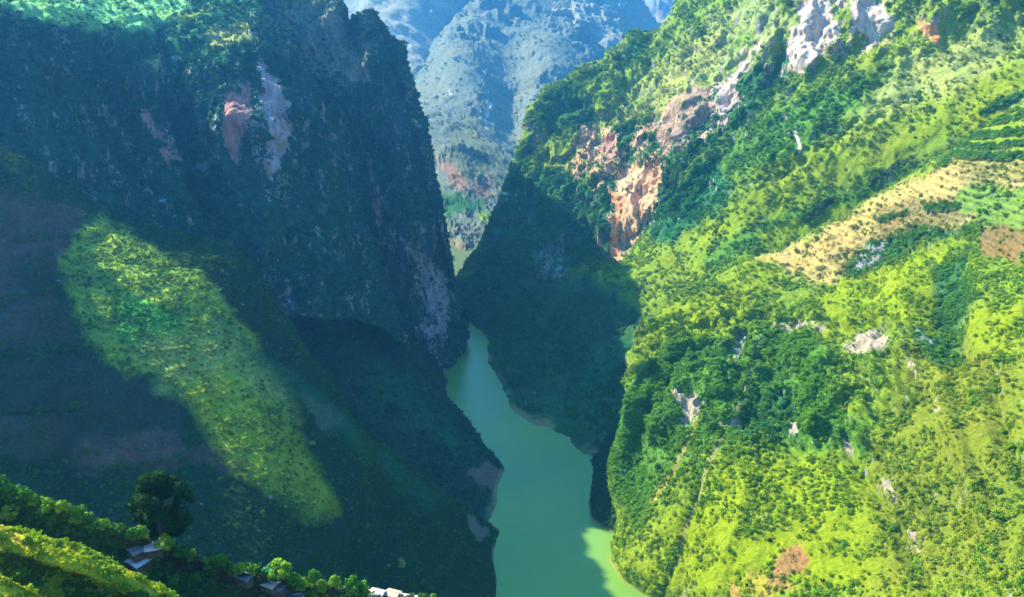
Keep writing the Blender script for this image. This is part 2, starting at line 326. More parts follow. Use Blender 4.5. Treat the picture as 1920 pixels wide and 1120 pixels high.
Z = [
 ('veg', LIME, [(1180, 1120), (1240, 1000), (1330, 880), (1400, 840), (1560, 860), (1700, 900), (1720, 1120)], 60, {'d': .6}),
 ('veg', OLIVE, [(1690, 640), (1920, 600), (1920, 1120), (1640, 1120), (1640, 900)], 80, {'d': .75}),
 ('veg', LIME, [(1215, 600), (1300, 560), (1420, 500), (1480, 520), (1400, 580), (1300, 650), (1220, 720), (1180, 720)], 30, {'d': .35, 'clear': 1}),
 ('veg', LIME, [(1560, 520), (1750, 450), (1840, 500), (1760, 600), (1640, 620), (1560, 640), (1500, 600)], 30, {'d': .5}),
 ('veg', LIME, [(1800, 590), (1920, 570), (1920, 680), (1830, 660)], 20, {'d': .5}),
 ('veg', WOODS, [(1140, 860), (1150, 740), (1260, 630), (1330, 640), (1480, 600), (1560, 660), (1560, 760), (1640, 790), (1640, 860), (1480, 840), (1330, 830), (1250, 900), (1190, 1000)], 30, {'d': 2.6}),
 ('veg', FOREST, [(1590, 420), (1760, 400), (1840, 430), (1720, 460), (1600, 520), (1560, 520)], 14, {'d': 2.6}),
 ('veg', FOREST, [(1760, 500), (1820, 480), (1840, 560), (1800, 640), (1750, 600)], 16, {'d': 2.6}),
 ('veg', FOREST, [(1690, 620), (1790, 630), (1800, 680), (1740, 670)], 12, {'d': 2.5}),
 ('veg', FOREST, [(1390, 740), (1480, 740), (1490, 830), (1400, 820)], 18, {'d': 3}),
 ('veg', TAN, [(1412, 490), (1480, 468), (1560, 420), (1700, 340), (1795, 290), (1830, 345), (1790, 385), (1830, 410), (1800, 430), (1740, 425), (1640, 440), (1590, 480), (1560, 534), (1490, 525), (1460, 505)], 18, {'d': .06, 'clear': 1, 'a': .95}),
 ('veg', (.34, .28, .10), [(1790, 290), (1925, 286), (1925, 355), (1800, 356)], 18, {'d': .12, 'clear': 1, 'a': .85}),
 ('veg', (.28, .22, .08), [(1650, 395), (1700, 375), (1790, 380), (1830, 410), (1760, 424), (1650, 436)], 10, {'d': .1, 'clear': 1}),
 ('veg', TAN, [(1850, 350), (1925, 335), (1925, 352)], 8, {'d': .05}),
 ('veg', TERR, [(1800, 358), (1925, 352), (1925, 428), (1840, 424), (1790, 390)], 8, {'d': .12, 'clear': 1}),
 ('veg', (.26, .17, .06), [(1835, 432), (1925, 428), (1925, 490), (1850, 482)], 8, {'d': .04, 'clear': 1}),
 ('veg', GRASS, [(1780, 215), (1925, 200), (1925, 290), (1790, 290)], 10, {'d': .1, 'clear': 1}),
 ('veg', FOREST, [(1775, 235), (1850, 230), (1925, 215)], 4, {'line': 5, 'd': 9, 'clear': 1}),
 ('veg', FOREST, [(1780, 262), (1860, 252), (1925, 245)], 4, {'line': 6, 'd': 12, 'clear': 1}),
 ('veg', FOREST, [(1800, 275), (1860, 277), (1925, 268)], 4, {'line': 5, 'd': 12, 'clear': 1}),
 ('veg', FOREST, [(1770, 305), (1790, 290), (1860, 297), (1925, 292)], 4, {'line': 6, 'd': 14, 'clear': 1}),
 ('veg', FOREST, [(1740, 392), (1790, 388)], 4, {'line': 7, 'd': 14, 'clear': 1}),
 ('veg', FOREST, [(1650, 412), (1700, 400)], 4, {'line': 3, 'd': 10, 'clear': 1}),
 ('veg', (.34, .20, .08), [(1440, 1072), (1462, 1040), (1478, 1022), (1500, 1026), (1527, 1060), (1510, 1085), (1470, 1095), (1500, 1110), (1480, 1118), (1455, 1100)], 8, {'d': .12, 'clear': 1}),
 ('veg', (.34, .30, .04), [(1400, 1062), (1440, 1075), (1480, 1105), (1440, 1120), (1410, 1095)], 14, {'d': .2}),
 ('veg', (.36, .24, .07), [(1380, 1090), (1400, 1095), (1405, 1118), (1385, 1118)], 8, {'d': .1}),
 ('rock', R_SAND, [(1575, 652), (1610, 628), (1636, 612), (1664, 640), (1655, 668), (1605, 668)], 8, {'k': .78}),
 ('rock', R_SAND, [(1250, 712), (1275, 728), (1312, 748), (1302, 772), (1282, 800), (1268, 795), (1272, 765), (1256, 740)], 6, {'k': .85}),
 ('rock', R_SAND, [(1350, 806), (1372, 780), (1404, 786), (1402, 812), (1372, 808)], 7, {'k': .7}),
 ('rock', R_SAND, [(1470, 822), (1472, 800), (1490, 790), (1490, 822)], 6, {'k': .7}),
 ('rock', R_SAND, [(1690, 672), (1708, 680), (1728, 720), (1712, 720), (1698, 700)], 7, {'k': .62}),
 ('rock', R_SAND, [(1752, 730), (1764, 735), (1764, 770), (1756, 768)], 6, {'k': .65}),
 ('rock', R_SAND, [(1580, 826), (1600, 826), (1614, 866), (1596, 870)], 7, {'k': .62}),
 ('rock', R_SAND, [(1654, 888), (1680, 905), (1706, 950), (1692, 950), (1664, 915)], 7, {'k': .62}),
 ('rock', R_SAND, [(1430, 600), (1480, 590), (1540, 600), (1540, 618), (1480, 620), (1440, 616)], 10, {'k': .55}),
 ('rock', R_GREY, [(1590, 480), (1660, 440), (1680, 450), (1640, 500), (1600, 510)], 9, {'k': .62}),
 ('rock', R_GREY, [(1360, 620), (1400, 618), (1400, 690), (1365, 690)], 10, {'k': .58}),
 ('rock', R_SAND, [(1690, 1000), (1720, 1010), (1735, 1040), (1715, 1040)], 9, {'k': .55}),
 ('rock', R_GREY, [(1700, 620), (1760, 625), (1770, 650), (1720, 640)], 8, {'k': .6}),
 ('veg', (.34, .30, .06), [(1310, 770), (1290, 830), (1260, 890), (1222, 945)], 4, {'line': 4, 'd': .1}),
 ('veg', (.26, .25, .10), [(1415, 655), (1400, 720), (1378, 780), (1345, 840), (1322, 880), (1304, 940), (1282, 1010), (1262, 1060), (1245, 1118)], 3, {'line': 3, 'd': .05}),
 ('dens', None, [(1312, 880), (1294, 945), (1270, 1010), (1250, 1060), (1236, 1118)], 3, {'line': 4, 'd': 10}),
]
D = [(1700, 585, 45, 40, 22), (1770, 600, 30, 70, -20), (1690, 520, 40, 30, 12), (1755, 655, 40, 26, -10), (1800, 560, 26, 60, -10), (1262, 745, 14, 50, -7), (1235, 740, 24, 60, 4),
     (1440, 790, 40, 25, -14), (1620, 645, 50, 14, 8), (1480, 600, 60, 14, 6), (1310, 960, 14, 120, -5), (1280, 1060, 12, 70, -5),
     (1830, 520, 30, 30, 10), (1870, 560, 30, 26, -8), (1420, 700, 50, 20, 8), (1340, 700, 60, 22, 8), (1560, 760, 60, 30, 7), (1640, 480, 60, 16, -6), (1690, 420, 60, 16, -5)]
CR = [([(1150, 640), (1300, 600), (1500, 570), (1700, 600), (1800, 640), (1700, 760), (1640, 860), (1450, 850), (1300, 830), (1240, 900), (1200, 780)], 15, 46, .55),
      ([(1540, 440), (1760, 400), (1800, 440), (1640, 530), (1540, 530)], 8, 30, .55), ([(1640, 860), (1760, 900), (1740, 1060), (1680, 1000)], 7, 30, .55)]
TT = [([(1322, 870), (1300, 940), (1280, 1010), (1238, 1118)], 16, 10, -7), ([(1600, 860), (1650, 930), (1690, 1010), (1740, 1100)], 26, 14, -8), ([(1490, 610), (1450, 700), (1400, 790)], 26, 16, -9),
      ([(1560, 640), (1540, 740), (1520, 850)], 26, 30, 9), ([(1760, 690), (1790, 800), (1840, 960)], 40, 24, 9), ([(1860, 700), (1880, 800), (1920, 900)], 30, 20, -9), ([(1400, 900), (1380, 1000), (1350, 1110)], 30, 24, 6)]
TR = [([(1410, 495), (1560, 420), (1700, 340), (1790, 290), (1930, 280), (1930, 490), (1840, 480), (1700, 440), (1560, 530)], 8, .8)]
R1O, R1P = build_land('near_hillside', cols, 760, 660, GRASS, Z, gully=(1.6, 9, .9), crag=CR, terr=TR, rough=(13, 95), fine=(3.0, 13), dents=D, tents=TT, seed=3, rock0=.02, steep_rock=.22,
           shrub={'n': 88000, 'size': (.7, 4.2), 'patchy': .92, 'trees': .04, 'bias': .12, 'tint': (.10, .24, .014), 'mix': .4})

# ================================================================ far right slope, cliffs and buttress
cols = [
 [(1040, 235, 2350), (1100, 240, 2300), (1040, 330, 2250), (980, 420, 2150), (920, 500, 2000), (890, 560, 1950), (880, 590, 1850)],
 [(1010, 225, 2200), (1002, 215, 2050), (962, 305, 1990), (936, 385, 1930), (884, 486, 1850), (846, 556, 1800), (849, 583, W_)],
 [(1100, 160, 2300), (1080, 150, 2160), (1040, 270, 1970), (1010, 390, 1860), (960, 500, 1770), (895, 570, 1720), (872, 606, W_)],
 [(1180, 95, 2400), (1150, 108, 2240), (1120, 220, 1990), (1095, 350, 1860), (1065, 460, 1760), (960, 580, 1640), (905, 640, W_)],
 [(1225, 95, 2450), (1190, 66, 2310), (1185, 250, 1930), (1146, 400, 1760), (1145, 492, 1700), (1000, 630, 1520), (902, 695, W_)],
 [(1300, 20, 2500), (1225, 84, 2330), (1245, 190, 1900), (1215, 380, 1740), (1200, 460, 1680), (1045, 670, 1400), (945, 768, W_)],
 [(1420, -120, 2500), (1280, -5, 2300), (1310, 160, 1830), (1275, 300, 1700), (1250, 430, 1590), (1110, 715, 1310), (1008, 830, W_)],
 [(1600, -260, 2400), (1420, -150, 2250), (1375, 120, 1800), (1360, 245, 1690), (1320, 400, 1540), (1210, 750, 1225), (1110, 882, W_)],
 [(1850, -330, 2300), (1620, -250, 2100), (1480, -20, 1780), (1482, 140, 1660), (1440, 330, 1480), (1280, 760, 1190), (1100, 925, W_)],
 [(2050, -380, 2200), (1850, -330, 2000), (1640, -50, 1700), (1640, 105, 1590), (1600, 280, 1450), (1400, 720, 1240), (1100, 970, W_)],
 [(2300, -400, 2100), (2100, -350, 1900), (1860, -90, 1600), (1860, 50, 1500), (1780, 250, 1390), (1500, 700, 1300), (1150, 1000, W_)],
 [(2700, -420, 1900), (2500, -400, 1700), (2200, -100, 1450), (2180, 40, 1350), (2050, 250, 1290), (1700, 700, 1300), (1250, 1080, W_)],
]
Z = [
 ('veg', PALE, [(1100, 240), (1200, 160), (1310, 60), (1420, -30), (1490, 40), (1420, 110), (1300, 165), (1190, 235)], 40, {'d': .35}),
 ('veg', TERR, [(1160, 195), (1230, 170), (1240, 190), (1170, 210)], 12, {'d': .15}),
 ('veg', TERR, [(1370, 70), (1420, 60), (1410, 90), (1370, 100)], 10, {'d': .2}),
 ('veg', FOREST, [(960, 330), (1000, 200), (1080, 150), (1105, 190), (1110, 250), (1090, 330), (1140, 400), (1145, 490), (960, 520), (850, 570)], 18, {'d': 2.2}),
 ('veg', FOREST, [(1150, 120), (1190, 64), (1218, 86), (1160, 130)], 10, {'d': 2.5}),
 ('veg', FOREST, [(1110, 250), (1200, 230), (1400, 130), (1480, 90), (1480, 150), (1390, 245), (1260, 330), (1240, 420), (1150, 480), (1110, 400)], 18, {'d': 1.8}),
 ('veg', GRASS, [(980, 330), (1010, 230), (1090, 260), (1080, 320), (1010, 320)], 20, {'d': .7}),
 ('veg', JADE, [(1210, 440), (1260, 340), (1330, 300), (1370, 330), (1380, 370), (1300, 430), (1230, 470)], 16, {'d': 2.6}),
 ('veg', WOODS, [(1350, 270), (1430, 215), (1550, 170), (1640, 130), (1700, 120), (1700, 190), (1560, 270), (1440, 320), (1360, 330)], 22, {'d': 1.4}),
 ('veg', PALE, [(1700, 110), (1920, 10), (1920, 140), (1800, 210), (1640, 290), (1560, 340), (1480, 350), (1560, 270)], 40, {'d': .3, 'clear': 1}),
 ('veg', LIME, [(1480, 290), (1680, 200), (1800, 170), (1920, 90), (1920, 240), (1760, 260), (1600, 330), (1420, 420), (1300, 480), (1200, 500), (1380, 380)], 40, {'d': .3, 'clear': 1, 'a': .9}),
 ('veg', WOODS, [(1300, 500), (1440, 410), (1560, 370), (1700, 300), (1700, 340), (1540, 420), (1400, 480), (1300, 540)], 20, {'d': 1.1}),
 ('veg', LIME, [(1420, 440), (1570, 380), (1600, 390), (1430, 480)], 9, {'d': .15, 'a': .8}),
 ('veg', GRASS, [(1110, 520), (1240, 470), (1320, 440), (1330, 520), (1220, 590), (1120, 580)], 20, {'d': .8}),
 ('veg', (.045, .12, .035), [(850, 720), (860, 560), (960, 500), (1100, 520), (1215, 595), (1200, 700), (1130, 890)], 30, {'d': .7}),  # basin green darkened to deepen the shadow lying over it
 ('veg', JADE, [(1010, 760), (1100, 680), (1200, 620), (1190, 650), (1080, 760), (1050, 800)], 30, {'d': .4, 'a': .7}),
 ('veg', TERR, [(1850, 205), (1925, 165), (1925, 200), (1860, 215)], 8, {'d': .05, 'clear': 1}),
 ('veg', FOREST, [(1840, 215), (1925, 168)], 4, {'line': 4, 'd': 10}),
 ('veg', (.06, .07, .05), [(1630, 345), (1665, 320), (1685, 305), (1710, 300)], 4, {'line': 5, 'd': 3}),
 ('veg', (.06, .07, .05), [(1510, 410), (1560, 378)], 4, {'line': 6, 'd': 4}),
 ('rock', (.80, .42, .22), 'vband', 1, {'v': (1.95, 3.1, 2.2, 9.5), 'k': .56}),
 ('rock', (.80, .60, .46), 'vband', 1, {'v': (1.9, 3.0, 6.2, 9.5), 'k': .62}),
 ('rock', R_WHITE, [(1470, 120), (1468, 60), (1500, 40), (1500, -20), (1555, -20), (1570, 70), (1540, 110), (1510, 138), (1480, 140)], 9, {'k': 1.0}),
 ('rock', R_WHITE, [(1590, 70), (1600, 10), (1640, -20), (1668, 10), (1664, 60), (1620, 80)], 10, {'k': .85}),
 ('rock', R_ORANGE, [(1715, 40), (1765, 35), (1765, 80), (1745, 85)], 8, {'k': .62}),
 ('rock', R_WHITE, [(1335, 200), (1338, 160), (1362, 150), (1378, 190), (1370, 240), (1350, 232)], 8, {'k': .85}),
 ('rock', (.5, .32, .22), [(1228, 250), (1240, 200), (1290, 165), (1325, 165), (1320, 210), (1290, 262), (1258, 292), (1238, 290)], 10, {'k': .68}),
 ('rock', R_ORANGE, [(1143, 345), (1150, 350), (1170, 360), (1166, 482), (1148, 480)], 6, {'k': 1.1}),
 ('rock', (.88, .52, .26), [(1158, 350), (1180, 300), (1205, 310), (1238, 320), (1236, 372), (1216, 402), (1204, 438), (1166, 480)], 8, {'k': .82}),
 ('rock', R_PINK, [(1108, 255), (1146, 256), (1162, 300), (1136, 302)], 8, {'k': .68}),
 ('rock', R_PINK, [(988, 262), (1020, 256), (1010, 276), (992, 276)], 6, {'k': .7}),
 ('rock', R_WHITE, [(1484, 244), (1496, 244), (1496, 292), (1488, 276)], 5, {'k': .85}),
 ('rock', R_WHITE, [(944, 362), (954, 362), (952, 380), (944, 382)], 4, {'k': .8}),
 ('rock', R_WHITE, [(1690, 190), (1706, 190), (1704, 212)], 5, {'k': .6}),
 ('rock', R_GREY, [(1000, 470), (1060, 440), (1062, 520), (1010, 520)], 14, {'k': .5}),
 ('rock', R_PINK, [(1110, 440), (1130, 440), (1142, 480), (1120, 470)], 8, {'k': .6}),
]
D = [(1150, 545, 50, 40, 30), (1440, 150, 36, 50, -26), (1500, 60, 30, 70, 16), (1300, 200, 30, 50, 8), (1190, 400, 20, 70, 8), (1120, 380, 40, 110, 12), (1250, 560, 60, 30, 10), (1040, 200, 22, 40, 12), (1540, 300, 50, 30, 6), (1300, 330, 40, 40, 10)]
CR = [([(950, 330), (1000, 190), (1200, 60), (1300, 40), (1480, -60), (1940, -100), (1940, 60), (1700, 130), (1500, 170), (1400, 260), (1260, 420), (1150, 490), (900, 600)], 15, 55, 1.7),
      ([(1240, 300), (1400, 200), (1560, 160), (1700, 120), (1700, 220), (1500, 330), (1300, 440), (1220, 440)], 8, 40, 1)]
build_land('far_hillside', cols, 780, 620, GRASS, Z, gully=(1.5, 9, .8), crag=CR, rough=(18, 140), fine=(3.6, 18), dents=D, seed=5, rock0=.08, cliff=7, steep_rock=.3,
           shrub={'n': 85000, 'size': (1.0, 5.4), 'patchy': .93, 'lam': 32, 'trees': .02, 'bias': .1, 'tint': (.06, .18, .035), 'mix': .45})

# ================================================================ steep wooded bluff at the foot of the far right slope
cols = [
 [(1150, 822, 1150), (1132, 824, 1110), (1118, 850, 1100), (1092, 872, W_)],
 [(1165, 835, 1120), (1152, 834, 1072), (1128, 862, 1068), (1108, 888, W_)],
 [(1190, 826, 1090), (1172, 824, 1045), (1132, 875, 1035), (1102, 918, W_)],
 [(1200, 846, 1040), (1180, 846, 1000), (1134, 910, 985), (1096, 950, W_)],
 [(1200, 888, 990), (1180, 888, 955), (1140, 945, 940), (1100, 980, W_)],
 [(1210, 946, 930), (1192, 944, 915), (1166, 984, 905), (1146, 1004, W_)],
]
build_land('river_bluff', cols, 120, 120, (.03, .09, .03), [], gully=(1.5, 4, .5), rough=(5, 30), fine=(2.2, 10), seed=61, rock0=.15,
           shrub={'n': 2500, 'size': (1.2, 4.5), 'patchy': .3, 'bias': .2, 'tint': (.03, .10, .03), 'mix': .5})
# ================================================================ left wall: near cliff under the terraced plateau
cols = [
 [(-1100, -200, 1794), (-1100, -140, 1196), (-1060, -60, 897), (-1060, 60, 857), (-1040, 200, 797), (-1000, 380, 738)],
 [(-450, -170, 2029), (-450, -110, 1420), (-420, -50, 1035), (-420, 80, 985), (-400, 230, 930), (-380, 400, 872)],
 [(0, -110, 2124), (0, -30, 1448), (0, 28, 1040), (0, 140, 985), (20, 270, 935), (40, 430, 890)],
 [(150, -100, 2067), (160, 0, 1438), (185, 100, 1150), (195, 220, 1125), (215, 360, 1000), (240, 520, 900)],
 [(225, -95, 2090), (240, 6, 1500), (262, 136, 1190), (268, 240, 1165), (290, 390, 1020), (320, 550, 920)],
 [(285, -90, 2108), (300, 10, 1558), (318, 160, 1245), (335, 290, 1215), (370, 430, 1070), (410, 590, 950)],
 [(400, -80, 1851), (420, 10, 1574), (455, 180, 1203), (470, 300, 1148), (510, 440, 1092), (570, 600, 1009)],
 [(440, -80, 1776), (460, -5, 1570), (505, 118, 1299), (540, 270, 1234), (600, 440, 1177), (670, 610, 1093)],
 [(470, -80, 1745), (486, 5, 1566), (548, 112, 1367), (598, 240, 1330), (670, 430, 1292), (760, 640, 1198)],
 [(470, -60, 1887), (490, 30, 1745), (520, 150, 1698), (570, 280, 1604), (650, 450, 1509), (740, 650, 1367)],
]
Z = [
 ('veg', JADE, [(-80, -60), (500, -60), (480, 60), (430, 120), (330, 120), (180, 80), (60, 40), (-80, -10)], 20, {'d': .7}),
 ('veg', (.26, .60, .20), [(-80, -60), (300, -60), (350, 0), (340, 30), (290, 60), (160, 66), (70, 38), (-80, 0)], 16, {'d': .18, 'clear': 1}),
 ('veg', (.22, .36, .05), [(295, 32), (340, 30), (375, 12), (395, 10), (370, 36), (330, 45)], 8, {'d': .1, 'clear': 1}),
 ('veg', PALE, [(400, 60), (470, 40), (490, 70), (440, 90), (400, 90)], 10, {'d': .3}),
 ('veg', PALE, [(260, 120), (300, 100), (310, 130), (290, 150)], 10, {'d': .5}),
 ('rock', (.55, .42, .42), [(482, 120), (500, 110), (528, 150), (536, 210), (545, 250), (520, 310), (500, 330), (486, 310), (500, 260), (488, 190)], 12, {'k': .85}),
 ('rock', R_PINK, [(424, 180), (470, 150), (480, 170), (478, 230), (460, 260), (436, 308), (418, 270), (430, 220)], 12, {'k': .92}),
 ('rock', R_PINK, [(270, 200), (296, 196), (308, 250), (322, 300), (316, 324), (300, 310), (284, 250)], 10, {'k': .9}),
 ('rock', R_GREY, [(370, 306), (404, 300), (408, 340), (380, 330)], 8, {'k': .66}),
 ('rock', R_PINK, [(478, 290), (490, 290), (496, 322), (484, 320)], 7, {'k': .7}),
 ('rock', R_GREY, [(230, 250), (250, 270), (246, 300), (232, 290)], 10, {'k': .6}),
 ('rock', R_GREY, [(380, 200), (410, 215), (412, 260), (390, 250)], 12, {'k': .58}),
]
D = [(322, 185, 30, 60, -62), (178, 120, 45, 50, -50), (380, 330, 40, 90, -10), (300, 260, 40, 90, 10), (500, 200, 30, 90, 8), (430, 240, 26, 80, 8), (230, 60, 60, 20, 6)]
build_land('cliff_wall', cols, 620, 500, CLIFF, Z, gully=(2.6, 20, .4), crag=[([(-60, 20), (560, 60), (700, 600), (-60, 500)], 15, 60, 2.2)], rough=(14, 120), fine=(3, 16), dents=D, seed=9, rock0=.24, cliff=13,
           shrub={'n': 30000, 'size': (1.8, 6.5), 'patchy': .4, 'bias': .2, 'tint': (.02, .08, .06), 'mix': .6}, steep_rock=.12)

# ================================================================ left wall: pinnacle over the river bend
cols = [
 [(380, -150, 2570), (400, -110, 1843), (430, 60, 1748), (440, 260, 1654), (460, 440, 1550), (520, 580, 1455), (600, 700, 1380)],
 [(500, -120, 2520), (520, -70, 1777), (560, 110, 1663), (600, 270, 1550), (625, 420, 1474), (650, 540, 1455), (680, 680, 1390)],
 [(580, -60, 2470), (606, -14, 1748), (640, 130, 1644), (680, 290, 1550), (695, 420, 1493), (715, 540, 1465), (750, 700, 1400)],
 [(640, 46, 2460), (646, 60, 1729), (690, 170, 1625), (735, 300, 1550), (752, 420, 1503), (772, 540, 1484), (800, 712, W_)],
 [(690, 64, 2450), (694, 60, 1710), (745, 185, 1606), (782, 310, 1559), (802, 420, 1521), (818, 540, 1513), (828, 706, W_)],
 [(723, 91, 2450), (730, 82, 1701), (764, 180, 1616), (794, 300, 1569), (816, 410, 1550), (842, 530, 1552), (852, 690, W_)],
 [(741, 146, 2430), (754, 134, 1701), (776, 200, 1625), (800, 305, 1588), (823, 410, 1559), (849, 535, 1571), (863, 640, W_)],
 [(723, 155, 2350), (741, 150, 2080), (765, 230, 2060), (789, 330, 2010), (809, 430, 1960), (834, 540, 1900), (850, 615, 1700)],
]
Z = [
 ('veg', (.26, .30, .20), [(480, -60), (610, -60), (640, 60), (690, 100), (660, 150), (560, 150), (520, 100)], 30, {'d': .8}),  # pale colour standing in for sunlight on the upper cliff
 ('veg', (.24, .36, .06), [(548, 104), (580, 104), (576, 120), (556, 124)], 6, {'d': .1, 'clear': 1}),
 ('rock', (.45, .40, .30), [(640, 130), (690, 110), (705, 140), (690, 160), (660, 150)], 9, {'k': .66}),
 ('rock', R_GREY, [(736, 400), (760, 440), (800, 470), (830, 510), (845, 590), (836, 640), (800, 640), (775, 560), (760, 500), (745, 460)], 18, {'k': .66}),
 ('rock', R_PINK, [(690, 300), (708, 300), (722, 360), (735, 430), (714, 420), (700, 350)], 10, {'k': .68}),
 ('rock', (.6, .58, .55), [(562, 495), (588, 492), (592, 514), (568, 516)], 7, {'k': .68}),
 ('rock', R_GREY, [(700, 580), (724, 600), (724, 640), (706, 620)], 8, {'k': .62}),
 ('rock', R_GREY, [(580, 180), (605, 200), (610, 216), (590, 210)], 7, {'k': .66}),
 ('rock', R_GREY, [(630, 260), (650, 290), (660, 330), (640, 310)], 8, {'k': .6}),
]
D = [(690, 60, 12, 26, 16), (722, 84, 7, 16, -12), (742, 92, 9, 20, 12), (655, 70, 10, 30, -14), (618, 30, 14, 40, 12), (760, 350, 30, 120, 8), (700, 350, 24, 100, -10), (820, 600, 24, 60, 8)]
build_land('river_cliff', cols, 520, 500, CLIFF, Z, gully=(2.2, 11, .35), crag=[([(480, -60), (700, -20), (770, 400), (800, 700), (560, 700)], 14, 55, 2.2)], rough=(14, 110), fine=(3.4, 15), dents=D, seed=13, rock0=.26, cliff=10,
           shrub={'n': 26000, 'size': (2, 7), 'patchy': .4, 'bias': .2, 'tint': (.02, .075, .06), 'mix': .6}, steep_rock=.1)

# ================================================================ left apron below the wall, down to the river
cols = [
 [(100, 420, 1060), (150, 440, 1050), (300, 620), (500, 860), (700, 1000), (930, 1120, W_)],
 [(200, 440, 1100), (260, 470, 1080), (420, 640), (600, 830), (760, 940), (948, 1005, W_)],
 [(330, 440, 1150), (380, 500, 1120), (520, 640), (680, 800), (800, 890), (950, 960, W_)],
 [(460, 500, 1210), (500, 540, 1180), (610, 650), (740, 770), (830, 850), (948, 925, W_)],
 [(560, 520, 1260), (590, 560, 1230), (680, 650), (780, 750), (850, 820), (960, 888, W_)],
 [(650, 560, 1320), (670, 600, 1290), (740, 670), (800, 740), (860, 790), (930, 858, W_)],
 [(730, 620, 1370), (745, 645, 1330), (785, 690), (820, 730), (850, 765), (898, 820, W_)],
 [(790, 660, 1420), (800, 690, 1370), (815, 710), (828, 728), (838, 745), (855, 768, W_)],
 [(830, 690, 1450), (832, 700, 1400), (836, 706), (840, 712), (842, 722), (843, 735, W_)],
]
Z = [
 ('veg', DIRT, [(370, 525), (440, 550), (560, 618), (530, 640), (440, 610), (390, 560)], 8, {'d': .05, 'clear': 1}),
 ('veg', DIRT, [(600, 580), (650, 590), (720, 640), (680, 650), (610, 610)], 10, {'d': .2, 'a': .5}),
 ('veg', (.2, .14, .10), [(885, 862), (930, 868), (962, 890), (945, 912), (900, 905), (885, 890)], 6, {'d': .05, 'clear': 1}),
 ('veg', JADE, [(560, 560), (640, 600), (760, 720), (880, 840), (860, 860), (720, 760), (600, 640)], 30, {'d': .5, 'a': .7}),
]
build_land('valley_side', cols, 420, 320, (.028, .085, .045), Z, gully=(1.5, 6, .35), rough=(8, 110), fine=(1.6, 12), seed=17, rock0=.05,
           shrub={'n': 12000, 'size': (1.2, 4), 'patchy': .5, 'bias': .0, 'tint': (.03, .08, .02), 'mix': .5})

# ================================================================ left near slope, its sunlit strip brightened and its shade darkened in the base colours
cols = [
 [(-900, -260, 1250), (-900, -200, 1150), (-900, 150), (-900, 500), (-850, 900), (-800, 1320, 420)],
 [(-400, 20, 1130), (-400, 40, 1020), (-390, 330), (-380, 640), (-350, 960), (-300, 1320, 450)],
 [(0, 270, 1040), (0, 256, 930), (10, 480), (20, 720), (20, 980), (20, 1320, 430)],
 [(105, 350, 1030), (100, 336, 915), (120, 560), (130, 780), (130, 1000), (140, 1320, 450)],
 [(205, 420, 1020), (195, 405, 905), (220, 600), (240, 820), (250, 1020), (270, 1320, 470)],
 [(305, 490, 1020), (290, 478, 905), (330, 660), (360, 850), (380, 1040), (400, 1320, 490)],
 [(390, 560, 1015), (372, 536, 905), (420, 710), (460, 880), (500, 1060), (540, 1320, 520)],
 [(490, 650, 1010), (470, 628, 905), (530, 780), (580, 930), (620, 1080), (680, 1320, 585)],
 [(590, 735, 1010), (565, 715, 905), (630, 850), (680, 980), (720, 1100), (780, 1320, 605)],
 [(680, 815, 1010), (655, 795, 908), (720, 905), (760, 1010), (800, 1120), (840, 1320, 625)],
 [(770, 885, 1010), (745, 866, 912), (800, 950), (840, 1040), (860, 1140), (890, 1320, 640)],
 [(860, 950, 1000), (850, 940, 918), (880, 1000), (900, 1060), (905, 1150), (920, 1320, 'w')],
 [(955, 1000, W_), (948, 1006, W_), (934, 1050, W_), (938, 1110, W_), (930, 1180, W_), (945, 1320, W_)],
]
